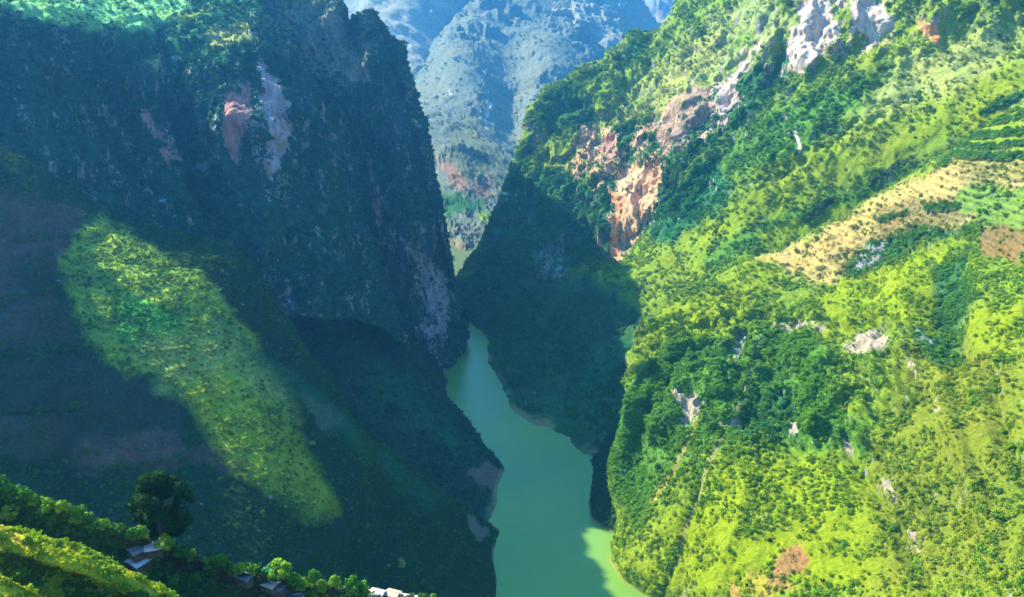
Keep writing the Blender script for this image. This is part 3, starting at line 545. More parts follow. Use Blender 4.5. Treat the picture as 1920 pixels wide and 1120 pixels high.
Z = [
 ('veg', DIRT, [(-60, 330), (60, 370), (150, 385), (190, 410), (195, 445), (130, 470), (90, 560), (40, 620), (-60, 640)], 26, {'d': .5, 'clear': 1, 'a': .85}),
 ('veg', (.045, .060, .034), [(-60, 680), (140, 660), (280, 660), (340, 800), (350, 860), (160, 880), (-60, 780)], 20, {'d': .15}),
 ('veg', DIRT, [(140, 830), (320, 810), (345, 860), (150, 885)], 20, {'d': .4, 'clear': 1}),
 ('veg', DIRT, [(340, 850), (450, 820), (480, 870), (400, 880)], 10, {'d': .1, 'a': .6}),
 ('veg', (.42, .56, .06), [(105, 520), (130, 452), (190, 392), (290, 470), (400, 540), (480, 640), (440, 680), (230, 700), (150, 620)], 18, {'d': 1.3}),  # strip greens lightened to strengthen the raking sunlight
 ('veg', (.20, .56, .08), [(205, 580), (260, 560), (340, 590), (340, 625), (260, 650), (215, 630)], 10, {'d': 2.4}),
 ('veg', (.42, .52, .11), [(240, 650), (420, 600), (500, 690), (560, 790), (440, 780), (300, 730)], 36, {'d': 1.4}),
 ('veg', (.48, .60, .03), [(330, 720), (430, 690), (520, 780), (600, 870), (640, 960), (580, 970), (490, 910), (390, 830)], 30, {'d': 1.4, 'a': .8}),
 ('veg', (.20, .14, .11), [(560, 735), (625, 765), (635, 800), (600, 800)], 9, {'d': .05, 'clear': 1}),
 ('veg', (.20, .16, .13), [(872, 965), (906, 985), (905, 1010), (888, 1015), (875, 1000)], 6, {'d': .05, 'clear': 1}),
 ('veg', JADE, [(380, 560), (470, 640), (600, 740), (740, 860), (850, 940), (800, 960), (640, 820), (480, 700)], 18, {'d': .4, 'a': .6}),
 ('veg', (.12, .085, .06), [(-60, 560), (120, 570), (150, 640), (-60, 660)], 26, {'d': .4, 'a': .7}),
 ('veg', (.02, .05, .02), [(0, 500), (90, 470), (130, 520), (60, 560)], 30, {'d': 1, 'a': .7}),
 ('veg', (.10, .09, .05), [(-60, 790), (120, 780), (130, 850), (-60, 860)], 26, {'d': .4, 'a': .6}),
 ('dens', None, [(40, 450), (120, 440), (180, 450)], 3, {'line': 2, 'd': 16}),
 ('dens', None, [(0, 560), (70, 545), (120, 530)], 3, {'line': 2, 'd': 16}),
 ('dens', None, [(150, 485), (220, 486), (300, 500), (350, 494)], 3, {'line': 2, 'd': 12}),
 ('dens', None, [(200, 655), (280, 660), (360, 650)], 3, {'line': 2, 'd': 12}),
 ('dens', None, [(0, 771), (80, 766), (155, 757)], 3, {'line': 3, 'd': 30}),
 ('dens', None, [(135, 875), (180, 880), (250, 872), (340, 858)], 3, {'line': 3, 'd': 30}),
 ('dens', None, [(0, 668), (80, 660), (130, 650)], 3, {'line': 2, 'd': 14}),
]
D = [(0, 771, 150, 5, -2)]
TT = [([(372, 556), (430, 640), (490, 720), (545, 800), (590, 880), (625, 950)], 210, 110, 60), ([(560, 760), (640, 850), (740, 960), (830, 1050)], 60, 60, 6)]
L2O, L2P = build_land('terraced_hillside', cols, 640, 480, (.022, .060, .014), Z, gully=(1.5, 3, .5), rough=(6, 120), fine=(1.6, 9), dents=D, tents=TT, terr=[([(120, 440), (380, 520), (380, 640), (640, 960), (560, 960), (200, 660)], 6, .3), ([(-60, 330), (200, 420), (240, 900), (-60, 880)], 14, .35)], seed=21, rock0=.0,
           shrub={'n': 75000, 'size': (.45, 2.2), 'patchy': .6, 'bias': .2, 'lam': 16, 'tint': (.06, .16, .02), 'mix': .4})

# ================================================================ far mountains
cols = [
 [(270, 176, 9100), (260, 170, 6880), (300, 230, 5365), (340, 330, 4000), (400, 400, 2754), (500, 560, 2300)],
 [(530, 136, 8750), (520, 130, 6720), (560, 190, 5220), (620, 290, 4000), (700, 400, 2754), (740, 560, 2300)],
 [(700, 110, 8400), (690, 104, 6560), (720, 164, 5075), (760, 264, 3750), (800, 420, 2601), (815, 570, 2150)],
 [(825, 36, 8225), (815, 30, 6400), (830, 90, 4858), (840, 260, 3625), (850, 420, 2550), (848, 575, 2080)],
 [(950, -120, 8050), (940, -70, 6240), (920, 110, 4712), (910, 280, 3562), (900, 430, 2530), (880, 590, 2100)],
 [(1040, -40, 7875), (1030, -14, 6080), (1010, 120, 4640), (990, 290, 3562), (960, 440, 2550), (920, 600, 2150)],
 [(1080, 30, 7700), (1082, 22, 5920), (1080, 140, 4640), (1050, 300, 3562), (1010, 440, 2601), (980, 600, 2200)],
 [(1120, 90, 7525), (1128, 88, 5840), (1140, 190, 4640), (1120, 320, 3625), (1080, 450, 2703), (1060, 600, 2300)],
 [(1150, 170, 7525), (1152, 170, 6240), (1200, 300, 5075), (1200, 400, 4000), (1160, 480, 2958), (1150, 620, 2500)],
]
Z = [
 ('veg', (.22, .27, .12), [(650, -60), (740, -40), (740, 60), (700, 70), (650, 20)], 30, {}),
 ('veg', (.17, .20, .11), [(830, 270), (900, 220), (960, 300), (960, 360), (860, 350), (830, 320)], 30, {}),
 ('veg', (.36, .19, .12), [(815, 295), (845, 310), (880, 350), (910, 340), (930, 330), (905, 370), (850, 360), (820, 330)], 12, {'a': .8}),
 ('veg', (.30, .22, .09), [(835, 440), (890, 460), (880, 500), (845, 510)], 10, {'a': .8}),
 ('veg', TERR, [(890, 400), (930, 400), (920, 425), (895, 420)], 8, {}),
 ('veg', GRASS, [(840, 500), (900, 480), (870, 540), (845, 560)], 12, {}),
 ('veg', FOREST, [(830, 370), (900, 370), (900, 400), (840, 410)], 12, {}),
 ('rock', R_WHITE, [(836, 160), (842, 160), (842, 180), (838, 178)], 4, {'k': .8}),
 ('rock', R_WHITE, [(905, 170), (916, 190), (920, 240), (914, 240), (908, 200)], 4, {'k': .85}),
 ('rock', R_WHITE, [(934, 262), (944, 276), (938, 276)], 4, {'k': .8}),
]
D = [(780, 150, 60, 90, -70), (880, 120, 60, 130, 60), (1030, 140, 45, 120, 50), (960, 190, 30, 110, -60), (850, 330, 70, 40, 50), (800, 240, 40, 60, 60)]
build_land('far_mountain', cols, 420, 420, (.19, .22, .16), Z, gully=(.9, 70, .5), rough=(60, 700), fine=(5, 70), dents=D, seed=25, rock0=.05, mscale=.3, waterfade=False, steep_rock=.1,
           shrub={'n': 9000, 'size': (3, 9), 'patchy': .95, 'bias': -.15, 'lam': 90, 'tint': (.08, .15, .06), 'mix': .5})
cols = [
 [(300, -330, 9500), (300, -260, 8000), (320, -100, 6800), (360, 120, 6000), (400, 300, 5400)],
 [(560, -320, 9300), (560, -250, 7700), (580, -90, 6500), (620, 120, 5800), (660, 300, 5200)],
 [(700, -300, 9000), (700, -240, 7500), (720, -100, 6000), (760, 100, 5200), (800, 300, 4600)],
 [(900, -220, 8500), (900, -160, 7000), (920, -40, 5900), (940, 120, 5200), (960, 300, 4600)],
 [(1010, -140, 8400), (1010, -100, 6800), (1020, 0, 5800), (1030, 130, 5200), (1040, 300, 4600)],
 [(1090, -80, 8300), (1080, -60, 6700), (1090, 10, 5800), (1100, 130, 5200), (1120, 300, 4600)],
 [(1150, -30, 8200), (1150, -15, 6600), (1165, 50, 5800), (1180, 160, 5200), (1200, 300, 4700)],
 [(1200, 30, 8200), (1205, 34, 6600), (1230, 90, 6000), (1250, 180, 5500), (1280, 300, 4900)],
 [(1240, 90, 8200), (1250, 95, 7000), (1300, 140, 6400), (1340, 220, 5900), (1380, 320, 5300)],
]
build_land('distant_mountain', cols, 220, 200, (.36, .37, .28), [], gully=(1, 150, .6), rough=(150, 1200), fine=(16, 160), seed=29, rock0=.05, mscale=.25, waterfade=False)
cols = [
 [(-300, -420, 15000), (-300, -300, 12000), (-300, -100, 10500), (-300, 200, 9000)],
 [(500, -420, 15000), (500, -280, 12000), (500, -100, 10500), (500, 200, 9000)],
 [(1000, -360, 15000), (1000, -240, 12000), (1010, -60, 10500), (1020, 200, 9000)],
 [(1200, -320, 15000), (1200, -200, 12000), (1220, -30, 10500), (1240, 200, 9000)],
 [(1400, -400, 15000), (1400, -280, 12000), (1400, -100, 10500), (1400, 200, 9000)],
 [(2200, -420, 15000), (2200, -300, 12000), (2200, -100, 10500), (2200, 200, 9000)],
]
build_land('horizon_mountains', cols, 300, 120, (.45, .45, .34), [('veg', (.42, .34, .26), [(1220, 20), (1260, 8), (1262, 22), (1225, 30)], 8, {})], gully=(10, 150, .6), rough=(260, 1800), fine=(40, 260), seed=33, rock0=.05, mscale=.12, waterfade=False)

# ================================================================ unseen karst tower beyond the left edge, crest shaped to shadow the near left slope
crest = [(-1000, 1060, 900), (-800, 975, 760), (-728, 940, 655), (-706, 907, 634), (-682, 880, 616), (-658, 867, 604), (-642, 860, 600), (-660, 780, 590), (-700, 680, 590), (-770, 560, 590)]
X, Y = np.meshgrid(np.linspace(-1250, -440, 200), np.linspace(430, 1250, 190), indexing='ij')
Zt = np.full(X.shape, -1e9)
for (a0, a1) in zip(crest[:-1], crest[1:]):
    for t_ in np.linspace(0, 1, 12):
        c_ = [p+(q-p)*t_ for p, q in zip(a0, a1)]
        Zt = np.maximum(Zt, c_[2]-2.3*np.hypot(X-c_[0], Y-c_[1]))
Zt = np.maximum(Zt, 60)+6*fbm(X/40, Y/40, 0, 4, 77)
P = np.stack([X, Y, Zt], -1); me = grid_mesh('karst_tower', P)
attr_col(me, 'veg', np.ones(P.shape)*np.array(FOREST)); attr_col(me, 'rock', np.ones(P.shape)*np.array(R_GREY)); attr_f(me, 'rockw', np.full(X.shape, .3))
link('karst_tower', me, MAT_HILL, kind='structure')
# ================================================================ leaves, shrubs
def raw_mesh(name, V, Fc, cols=None, smooth=False):
    """V (n,3), Fc (m,k) faces of equal size"""
    me = bpy.data.meshes.new(name); V = np.asarray(V, np.float32); Fc = np.asarray(Fc, np.int32); k = Fc.shape[1]
    me.vertices.add(len(V)); me.vertices.foreach_set('co', V.reshape(-1))
    me.loops.add(Fc.size); me.loops.foreach_set('vertex_index', Fc.reshape(-1))
    me.polygons.add(len(Fc)); me.polygons.foreach_set('loop_start', np.arange(0, Fc.size, k, dtype=np.int32))
    if smooth: me.polygons.foreach_set('use_smooth', np.ones(len(Fc), bool))
    me.update(calc_edges=True); return me
def leaf_cloud(n, centres, radii, leaf, r, flat=.75):
    """n leaf-sized quads spread over the shells of several clumps"""
    centres = np.array(centres, float); radii = np.array(radii, float)
    w = radii**2; k = r.choice(len(centres), n, p=w/w.sum())
    d = r.normal(size=(n, 3)); d /= np.linalg.norm(d, axis=1, keepdims=True)
    rad = radii[k]*(1-.35*r.random(n)**1.5)
    c = centres[k]+d*rad[:, None]*np.array([1, 1, flat])
    nn = d+.55*r.normal(size=(n, 3)); nn /= np.linalg.norm(nn, axis=1, keepdims=True)
    a = np.cross(nn, r.normal(size=(n, 3))); a /= np.linalg.norm(a, axis=1, keepdims=True); bb = np.cross(nn, a)
    L = leaf*(.6+.8*r.random(n))[:, None]
    V = np.stack([c-a*L, c-bb*L*.55, c+a*L, c+bb*L*.55], 1).reshape(-1, 3)
    return V, np.arange(4*n).reshape(-1, 4)
def leafmat(name, attr=None, col=(.05, .12, .02), typ='INSTANCER', trans=.25):
    m, t, b = newmat(name)
    geo = N(t, 'ShaderNodeNewGeometry'); rnd = geo.outputs['Random Per Island']
    if attr: a = N(t, 'ShaderNodeAttribute', attribute_name=attr, attribute_type=typ); c = a.outputs['Color']
    else: c = (*col, 1)
    dk = mixc(t, 1.0, c, (.62, .72, .75, 1), 'MULTIPLY'); lt = mixc(t, 1.0, c, (1.35, 1.25, .9, 1), 'MULTIPLY')
    cc = mixc(t, rnd, dk, lt)
    t.links.new(cc, b.inputs['Base Color']); b.inputs['Roughness'].default_value = .7; b.inputs['Specular IOR Level'].default_value = .04
    if trans:
        tr = N(t, 'ShaderNodeBsdfTranslucent'); t.links.new(cc, tr.inputs[0]); mx = N(t, 'ShaderNodeMixShader'); mx.inputs[0].default_value = trans
        t.links.new(b.outputs[0], mx.inputs[1]); t.links.new(tr.outputs[0], mx.inputs[2])
        t.links.new(mx.outputs[0], t.nodes['Material Output'].inputs[0])
    return m
SHRUB_MAT = leafmat('shrub_leaves', 'tint', trans=0.1)
def shrub_proto(i):
    r = np.random.default_rng(100+i)
    cs = [(0, 0, .5)]+[(r.uniform(-.55, .55), r.uniform(-.55, .55), r.uniform(.2, .95)) for _ in range(4)]
    rs = [.62]+[r.uniform(.28, .45) for _ in range(4)]
    V, Fc = leaf_cloud(150, cs, rs, .17, r, .85)
    me = raw_mesh('hill_shrub', V, Fc); me.materials.append(SHRUB_MAT); return me
# ================================================================ foreground: village ridge, rice hill
MAT_NEAR = hillmat('near_ground', 5.0)
def near_land(name, cols, nu, nv, base, zones, seed, shrub=None, rough=(2.0, 25), fine=(.5, 4), tents=()):
    global MAT_HILL
    keep = MAT_HILL; MAT_HILL = MAT_NEAR
    r = build_land(name, cols, nu, nv, base, zones, gully=(6, .2, .4), rough=rough, fine=fine, seed=seed, shrub=shrub, waterfade=False, tents=tents)
    MAT_HILL = keep; return r
cols = [
 [(-700, 700, 420), (-620, 640, 300), (-620, 760, 285), (-620, 1000, 265), (-620, 1500, 200)],
 [(-240, 860, 390), (-200, 815, 268), (-200, 870, 261), (-200, 1000, 252), (-200, 1500, 200)],
 [(0, 960, 370), (0, 908, 264), (0, 950, 257), (0, 1050, 250), (0, 1500, 205)],
 [(70, 990, 365), (70, 938, 263), (70, 985, 257), (75, 1070, 250), (80, 1500, 205)],
 [(150, 1015, 365), (150, 965, 263), (150, 1010, 258), (155, 1080, 252), (160, 1500, 205)],
 [(240, 1050, 370), (240, 998, 268), (240, 1030, 258), (240, 1090, 254), (240, 1500, 205)],
 [(320, 1080, 375), (320, 1032, 270), (320, 1060, 262), (320, 1110, 257), (320, 1500, 210)],
 [(410, 1110, 380), (410, 1060, 268), (410, 1085, 264), (410, 1130, 260), (410, 1500, 215)],
 [(500, 1130, 385), (500, 1082, 275), (500, 1105, 268), (500, 1150, 264), (500, 1500, 220)],
 [(590, 1150, 395), (590, 1100, 282), (590, 1120, 275), (590, 1165, 270), (590, 1500, 225)],
 [(700, 1165, 400), (700, 1116, 290), (700, 1135, 283), (700, 1180, 278), (700, 1500, 230)],
 [(820, 1190, 410), (820, 1130, 300), (820, 1150, 292), (820, 1200, 286), (820, 1500, 235)],
 [(1000, 1260, 420), (1000, 1190, 310), (1000, 1220, 300), (1000, 1270, 292), (1000, 1500, 240)],
]
RO, RP = near_land('village_ridge', cols, 420, 150, (.05, .12, .025), [('veg', (.07, .06, .035), [(230, 1000), (300, 1010), (560, 1085), (800, 1120), (780, 1140), (500, 1120), (260, 1060)], 20, {'d': .5})], 41,
    shrub={'n': 17000, 'size': (.35, 2.4), 'patchy': .3, 'trees': .02, 'lam': 8, 'bias': .2, 'tint': (.10, .26, .03), 'mix': .5})
cols = [
 [(-400, 900, 250), (-400, 850, 205), (-400, 900, 191), (-400, 960, 188), (-400, 1500, 150)],
 [(-100, 995, 250), (-100, 950, 203), (-100, 1000, 190), (-100, 1050, 188), (-100, 1500, 150)],
 [(0, 1030, 250), (0, 988, 203), (0, 1030, 190), (0, 1075, 188), (0, 1500, 150)],
 [(70, 1050, 250), (70, 1008, 203), (65, 1045, 190), (60, 1095, 188), (60, 1500, 150)],
 [(150, 1072, 252), (150, 1032, 204), (140, 1066, 191), (130, 1120, 189), (120, 1500, 150)],
 [(230, 1100, 254), (230, 1064, 207), (215, 1094, 194), (200, 1150, 192), (180, 1500, 152)],
 [(300, 1150, 258), (300, 1104, 212), (280, 1130, 199), (260, 1190, 196), (240, 1500, 156)],
 [(380, 1220, 262), (380, 1165, 216), (360, 1190, 203), (330, 1240, 200), (300, 1500, 160)],
]
RICE = (.55, .56, .03)
FO2, FP2 = near_land('rice_hill', cols, 300, 160, (.05, .12, .02), [
   ('veg', RICE, [(-60, 960), (0, 985), (150, 1026), (235, 1062), (310, 1110), (250, 1112), (140, 1070), (60, 1048), (-60, 1020)], 8, {'d': .6, 'clear': 1}),
   ('veg', (.40, .30, .05), [(0, 998), (30, 1008), (40, 1024), (0, 1018)], 6, {'d': .4})], 43,
   shrub={'n': 34000, 'size': (.16, .7), 'patchy': .3, 'bias': .2, 'lam': 5, 'trees': .01, 'tint': (.26, .42, .02), 'mix': .35}, rough=(1.2, 18), fine=(.3, 3))
cols = [
 [(-300, 1010, 200), (-300, 970, 165), (-300, 1010, 158), (-300, 1500, 110)],
 [(-60, 1110, 200), (-60, 1068, 164), (-60, 1100, 157), (-60, 1500, 110)],
 [(0, 1130, 200), (0, 1088, 164), (0, 1120, 157), (0, 1500, 110)],
 [(40, 1150, 200), (40, 1106, 165), (40, 1140, 158), (40, 1500, 112)],
 [(80, 1180, 200), (80, 1128, 166), (80, 1165, 159), (80, 1500, 114)],
 [(160, 1260, 205), (160, 1200, 172), (150, 1240, 163), (150, 1500, 118)],
]
FO3, FP3 = near_land('rice_terrace', cols, 180, 120, RICE, [], 47, shrub={'n': 3500, 'size': (.2, .6), 'patchy': .0, 'tint': (.22, .34, .02), 'mix': .3}, rough=(.8, 14), fine=(.25, 3))
# ================================================================ river and base ground
def sheet(name, x0, x1, y0, y1, z, mat, nx=2, ny=2, **props):
    X, Y = np.meshgrid(np.linspace(x0, x1, nx), np.linspace(y0, y1, ny), indexing='ij')
    me = grid_mesh(name, np.stack([X, Y, np.full(X.shape, z)], -1)); return link(name, me, mat, **props)
m, t, b = newmat('river_water')
geo = N(t, 'ShaderNodeNewGeometry')
n1 = noise(t, geo.outputs['Position'], .004, 3, .5)
t.links.new(mixc(t, mrange(t, n1, .4, .6), (.14, .28, .045, 1), (.18, .31, .035, 1)), b.inputs['Base Color'])
b.inputs['Roughness'].default_value = .13; b.inputs['IOR'].default_value = 1.33
bp = N(t, 'ShaderNodeBump'); bp.inputs['Strength'].default_value = .7; bp.inputs['Distance'].default_value = .45
n2 = noise(t, geo.outputs['Position'], .35, 4, .6); n3 = noise(t, geo.outputs['Position'], .05, 3, .6)
t.links.new(mth(t, 'ADD', n2, mth(t, 'MULTIPLY', n3, 1.5)), bp.inputs['Height']); t.links.new(bp.outputs[0], b.inputs['Normal'])
sheet('river', -420, 420, 250, 1860, 0, m, kind='structure')
m2, t2, b2 = newmat('valley_floor'); b2.inputs['Base Color'].default_value = (.08, .12, .03, 1); b2.inputs['Roughness'].default_value = 1
sheet('ground', -20000, 20000, -8000, 26000, -14, m2, kind='structure')

# ================================================================ haze
HZ_D, HZ_C = 0.000078, (.09, .44, 1.0, 1)
def haze():
    x0, x1, y0, y1, z0, z1 = -19000, 19000, -7000, 25500, -15.5, 6500
    v = [(x, y, z) for x in (x0, x1) for y in (y0, y1) for z in (z0, z1)]
    f = [(0, 1, 3, 2), (4, 6, 7, 5), (0, 4, 5, 1), (2, 3, 7, 6), (0, 2, 6, 4), (1, 5, 7, 3)]
    me = bpy.data.meshes.new('haze'); me.from_pydata(v, [], f); me.update()
    m = bpy.data.materials.new('haze_air'); m.use_nodes = True; t = m.node_tree; t.nodes.clear()
    o = N(t, 'ShaderNodeOutputMaterial'); pv = N(t, 'ShaderNodeVolumePrincipled')
    pv.inputs['Color'].default_value = HZ_C; pv.inputs['Density'].default_value = HZ_D; pv.inputs['Anisotropy'].default_value = .45
    t.links.new(pv.outputs[0], o.inputs['Volume'])
    link('haze', me, m, kind='stuff')
haze()
from mathutils.bvhtree import BVHTree
# ================================================================ shrub cover on the slopes (uncountable)
def gn_scatter(name, protos, Q, s, T, k, **props):
    me = bpy.data.meshes.new(name); me.vertices.add(len(Q)); me.vertices.foreach_set('co', Q.astype(np.float32).reshape(-1))
    attr_f(me, 'size', s); attr_col(me, 'tint', T); a = me.attributes.new('pick', 'INT', 'POINT'); a.data.foreach_set('value', k.astype(np.int32))
    o = link(name, me, None, **props)
    g = bpy.data.node_groups.new(name, 'GeometryNodeTree'); g.interface.new_socket('Geometry', in_out='INPUT', socket_type='NodeSocketGeometry')
    g.interface.new_socket('Geometry', in_out='OUTPUT', socket_type='NodeSocketGeometry')
    gi = g.nodes.new('NodeGroupInput'); go = g.nodes.new('NodeGroupOutput')
    jg = g.nodes.new('GeometryNodeGeometryToInstance')
    for p in reversed(protos):
        oi = g.nodes.new('GeometryNodeObjectInfo'); oi.inputs['Object'].default_value = p; oi.transform_space = 'ORIGINAL'
        oi.inputs['As Instance'].default_value = False
        g.links.new(oi.outputs['Geometry'], jg.inputs[0])
    iop = g.nodes.new('GeometryNodeInstanceOnPoints'); g.links.new(gi.outputs[0], iop.inputs['Points']); g.links.new(jg.outputs[0], iop.inputs['Instance'])
    iop.inputs['Pick Instance'].default_value = True
    def na(nm, dt):
        n = g.nodes.new('GeometryNodeInputNamedAttribute'); n.data_type = dt; n.inputs[0].default_value = nm; return n.outputs[0]
    g.links.new(na('pick', 'INT'), iop.inputs['Instance Index'])
    rv = g.nodes.new('FunctionNodeRandomValue'); rv.data_type = 'FLOAT_VECTOR'; rv.inputs[0].default_value = (-.2, -.2, 0); rv.inputs[1].default_value = (.2, .2, 6.28)
    rot = g.nodes.new('FunctionNodeEulerToRotation'); g.links.new(rv.outputs[0], rot.inputs[0]); g.links.new(rot.outputs[0], iop.inputs['Rotation'])
    g.links.new(na('size', 'FLOAT'), iop.inputs['Scale'])
    g.links.new(iop.outputs[0], go.inputs[0])
    md = o.modifiers.new('scatter', 'NODES'); md.node_group = g
    return o
def bvh(o):
    me = o.data; V = np.empty(len(me.vertices)*3, np.float32); me.vertices.foreach_get('co', V); L = np.empty(len(me.loops), np.int32); me.loops.foreach_get('vertex_index', L)
    return BVHTree.FromPolygons(V.reshape(-1, 3).tolist(), L.reshape(-1, 4).tolist())
def hit(t_, px, py):
    dx, dy, dz = ray(px, py); return t_.ray_cast(Vector((0, 0, H)), Vector((float(dx), float(dy), float(dz))).normalized())[0]
BVR = bvh(R1O); protos = []
for i, (x, y, lab) in enumerate([(1362, 952, 'dark round shrub left of the bare tan patch, highest of the lone four'), (1542, 1092, 'dark shrub just right of the bare tan patch low on the right slope'),
                         (1445, 1015, 'dark shrub directly above the bare tan patch low on the right slope'), (1400, 1100, 'dark shrub below left of the bare tan patch, lowest of the lone four')]):
    me = shrub_proto(i); p = link('lone_shrub', me, None, category='shrub', label=lab, group='lone dark shrubs on the sunny right slope')
    p.location = hit(BVR, x, y); p.scale = (3.2, 3.2, 3.0); protos.append(p)
    a_ = me.attributes.new('tint', 'FLOAT_COLOR', 'POINT'); a_.data.foreach_set('color', np.tile(np.array([.03, .10, .03, 1], np.float32), len(me.vertices)))
Q = np.concatenate([p[0] for p in POINTS]); s = np.concatenate([p[1] for p in POINTS]); T = np.concatenate([p[2] for p in POINTS]); k = np.concatenate([p[3] for p in POINTS])
gn_scatter('slope_shrubs', protos, Q, s, T, k, kind='stuff')
# ================================================================ things on the ridge
from mathutils.bvhtree import BVHTree
def bvh(o):
    me = o.data; V = np.empty(len(me.vertices)*3, np.float32); me.vertices.foreach_get('co', V); L = np.empty(len(me.loops), np.int32); me.loops.foreach_get('vertex_index', L)
    return BVHTree.FromPolygons(V.reshape(-1, 3).tolist(), L.reshape(-1, 4).tolist())
BV = [bvh(o) for o in (RO, FO2, FO3)]; BV2 = bvh(L2O)
def ground(px, py, trees=None):
    dx, dy, dz = ray(px, py); d = Vector((float(dx), float(dy), float(dz))).normalized(); best = None
    for t_ in (trees or BV):
        h = t_.ray_cast(Vector((0, 0, H)), d)
        if h[0] is not None and (best is None or h[3] < best[1]): best = (h[0], h[3])
    return best[0] if best else None
def thing(name, label, cat, loc, rz=0, group=None):
    o = bpy.data.objects.new(name, None); COL.objects.link(o); o.empty_display_size = .5
    o.location = loc; o.rotation_euler = (0, 0, rz); o['label'] = label; o['category'] = cat
    if group: o['group'] = group
    return o
BARK = newmat('bark')[0]
def _bark():
    t = BARK.node_tree; b = t.nodes['Principled BSDF']; g = N(t, 'ShaderNodeNewGeometry'); n = noise(t, g.outputs['Position'], 6, 3, .6, (1, 1, .25))
    t.links.new(mixc(t, mrange(t, n, .4, .6), (.05, .035, .025, 1), (.15, .11, .08, 1)), b.inputs[0]); b.inputs['Roughness'].default_value = .9
_bark()
def tube(pts, rads, k=7):
    """tapered limb through points; returns V,F"""
    V = []; Fc = []
    pts = [np.array(p, float) for p in pts]
    for i, p in enumerate(pts):
        d = pts[min(i+1, len(pts)-1)]-pts[max(i-1, 0)]; d /= np.linalg.norm(d)+1e-9
        a = np.cross(d, [0.3, .9, .1]); a /= np.linalg.norm(a); b = np.cross(d, a)
        for j in range(k):
            an = 2*math.pi*j/k; V.append(p+(a*cos(an)+b*sin(an))*rads[i])
    for i in range(len(pts)-1):
        for j in range(k): Fc.append((i*k+j, i*k+(j+1) % k, (i+1)*k+(j+1) % k, (i+1)*k+j))
    return V, Fc
def limbs(name, specs):
    V = []; Fc = []
    for pts, rads in specs:
        v, f = tube(pts, rads); o = len(V); V += v; Fc += [tuple(q+o for q in fc) for fc in f]
    me = raw_mesh(name, np.array(V), np.array(Fc), smooth=True); me.materials.append(BARK); return me
LEAFMATS = {k: leafmat('leaves_'+k, None, tuple(q*1.15 for q in c), trans=.1) for k, c in {'green': (.075, .24, .02), 'lime': (.20, .36, .025), 'dark': (.03, .10, .018), 'deep': (.045, .16, .03), 'banyan': (.020, .062, .009), 'blue': (.04, .20, .09), 'dry': (.28, .33, .08)}.items()}
def tree_meshes(seed, h, rad, mat, leaf=.33, n=900, slender=False, bare=.3):
    """unit tree meshes: height h, crown radius rad"""
    r = np.random.default_rng(seed); cs = []; rs = []; sp = []
    th = h*bare; top = np.array([r.uniform(-.3, .3), r.uniform(-.3, .3), h*.75])
    sp.append(([(0, 0, -1.2), (0.05, 0, th*.5), tuple(top*[.5, .5, 0]+[0, 0, th]), tuple(top)], [.05*h*.55, .042*h*.5, .03*h*.5, .01*h*.5]))
    m = 19
    for i in range(m):
        a = 2.4*i+r.uniform(-.4, .4); q = (i+.5)/m
        if slender: z = th+(h-th)*q; rr = rad*(.25+.5*r.random())*(1-.55*q); cr = rad*(.55-.2*q)
        else: z = th+(h-th)*(.18+.72*q); rr = rad*(.8*math.sin(math.pi*(.22+.68*q)))*(.35+.85*r.random()); cr = rad*r.uniform(.13, .36)
        c = np.array([cos(a)*rr, sin(a)*rr, z]); cs.append(c); rs.append(cr)
        if i % 2 == 0: sp.append(([(0, 0, th*.8+.1*i), tuple(c*.55+np.array([0, 0, th])*.4), tuple(c)], [.012*h, .008*h, .004*h]))
    V, Fc = leaf_cloud(n, cs, rs, leaf, r, .8)
    cm = raw_mesh('crown', V, Fc); cm.materials.append(LEAFMATS[mat]); return limbs('trunk', sp), cm
PROTO = {
 'round': tree_meshes(1, 7, 3.4, 'green', n=1300), 'round2': tree_meshes(2, 6, 3.2, 'lime', n=1100), 'bush': tree_meshes(3, 4, 2.9, 'green', n=900, bare=.12),
 'limebush': tree_meshes(4, 4, 2.8, 'lime', n=900, bare=.12), 'darkbush': tree_meshes(5, 5, 3.2, 'deep', n=1000, bare=.15), 'slender': tree_meshes(6, 9, 1.9, 'lime', n=600, slender=True, bare=.2),
 'sparse': tree_meshes(7, 7, 2.8, 'dry', n=420, bare=.35), 'darktree': tree_meshes(8, 7, 3.4, 'dark', n=1200, bare=.2)}
PH = {'round': 7, 'round2': 6, 'bush': 4, 'limebush': 4, 'darkbush': 5, 'slender': 9, 'sparse': 7, 'darktree': 7}
def plant_tree(kind, px, pbase, hpx, label, name='ridge_tree', cat='tree', group='trees and bushes along the village ridge', trees=None, wide=1.0, Y=None):
    g = place(px, pbase, Y=Y) if Y else ground(px, pbase, trees)
    if g is None: print('NO GROUND', px, pbase); return
    dep = g.y*CT-(g.z-H)*ST; s = hpx*dep/F/PH[kind]/1.22
    o = thing(name, label, cat, g, random.uniform(0, 6.28), group); w_ = s*random.uniform(.72, 1.02)*wide; o.scale = (w_, w_*random.uniform(.85, 1.1), s)
    a, b = PROTO[kind]; link('trunk', a, None, o); link('crown', b, None, o); return o
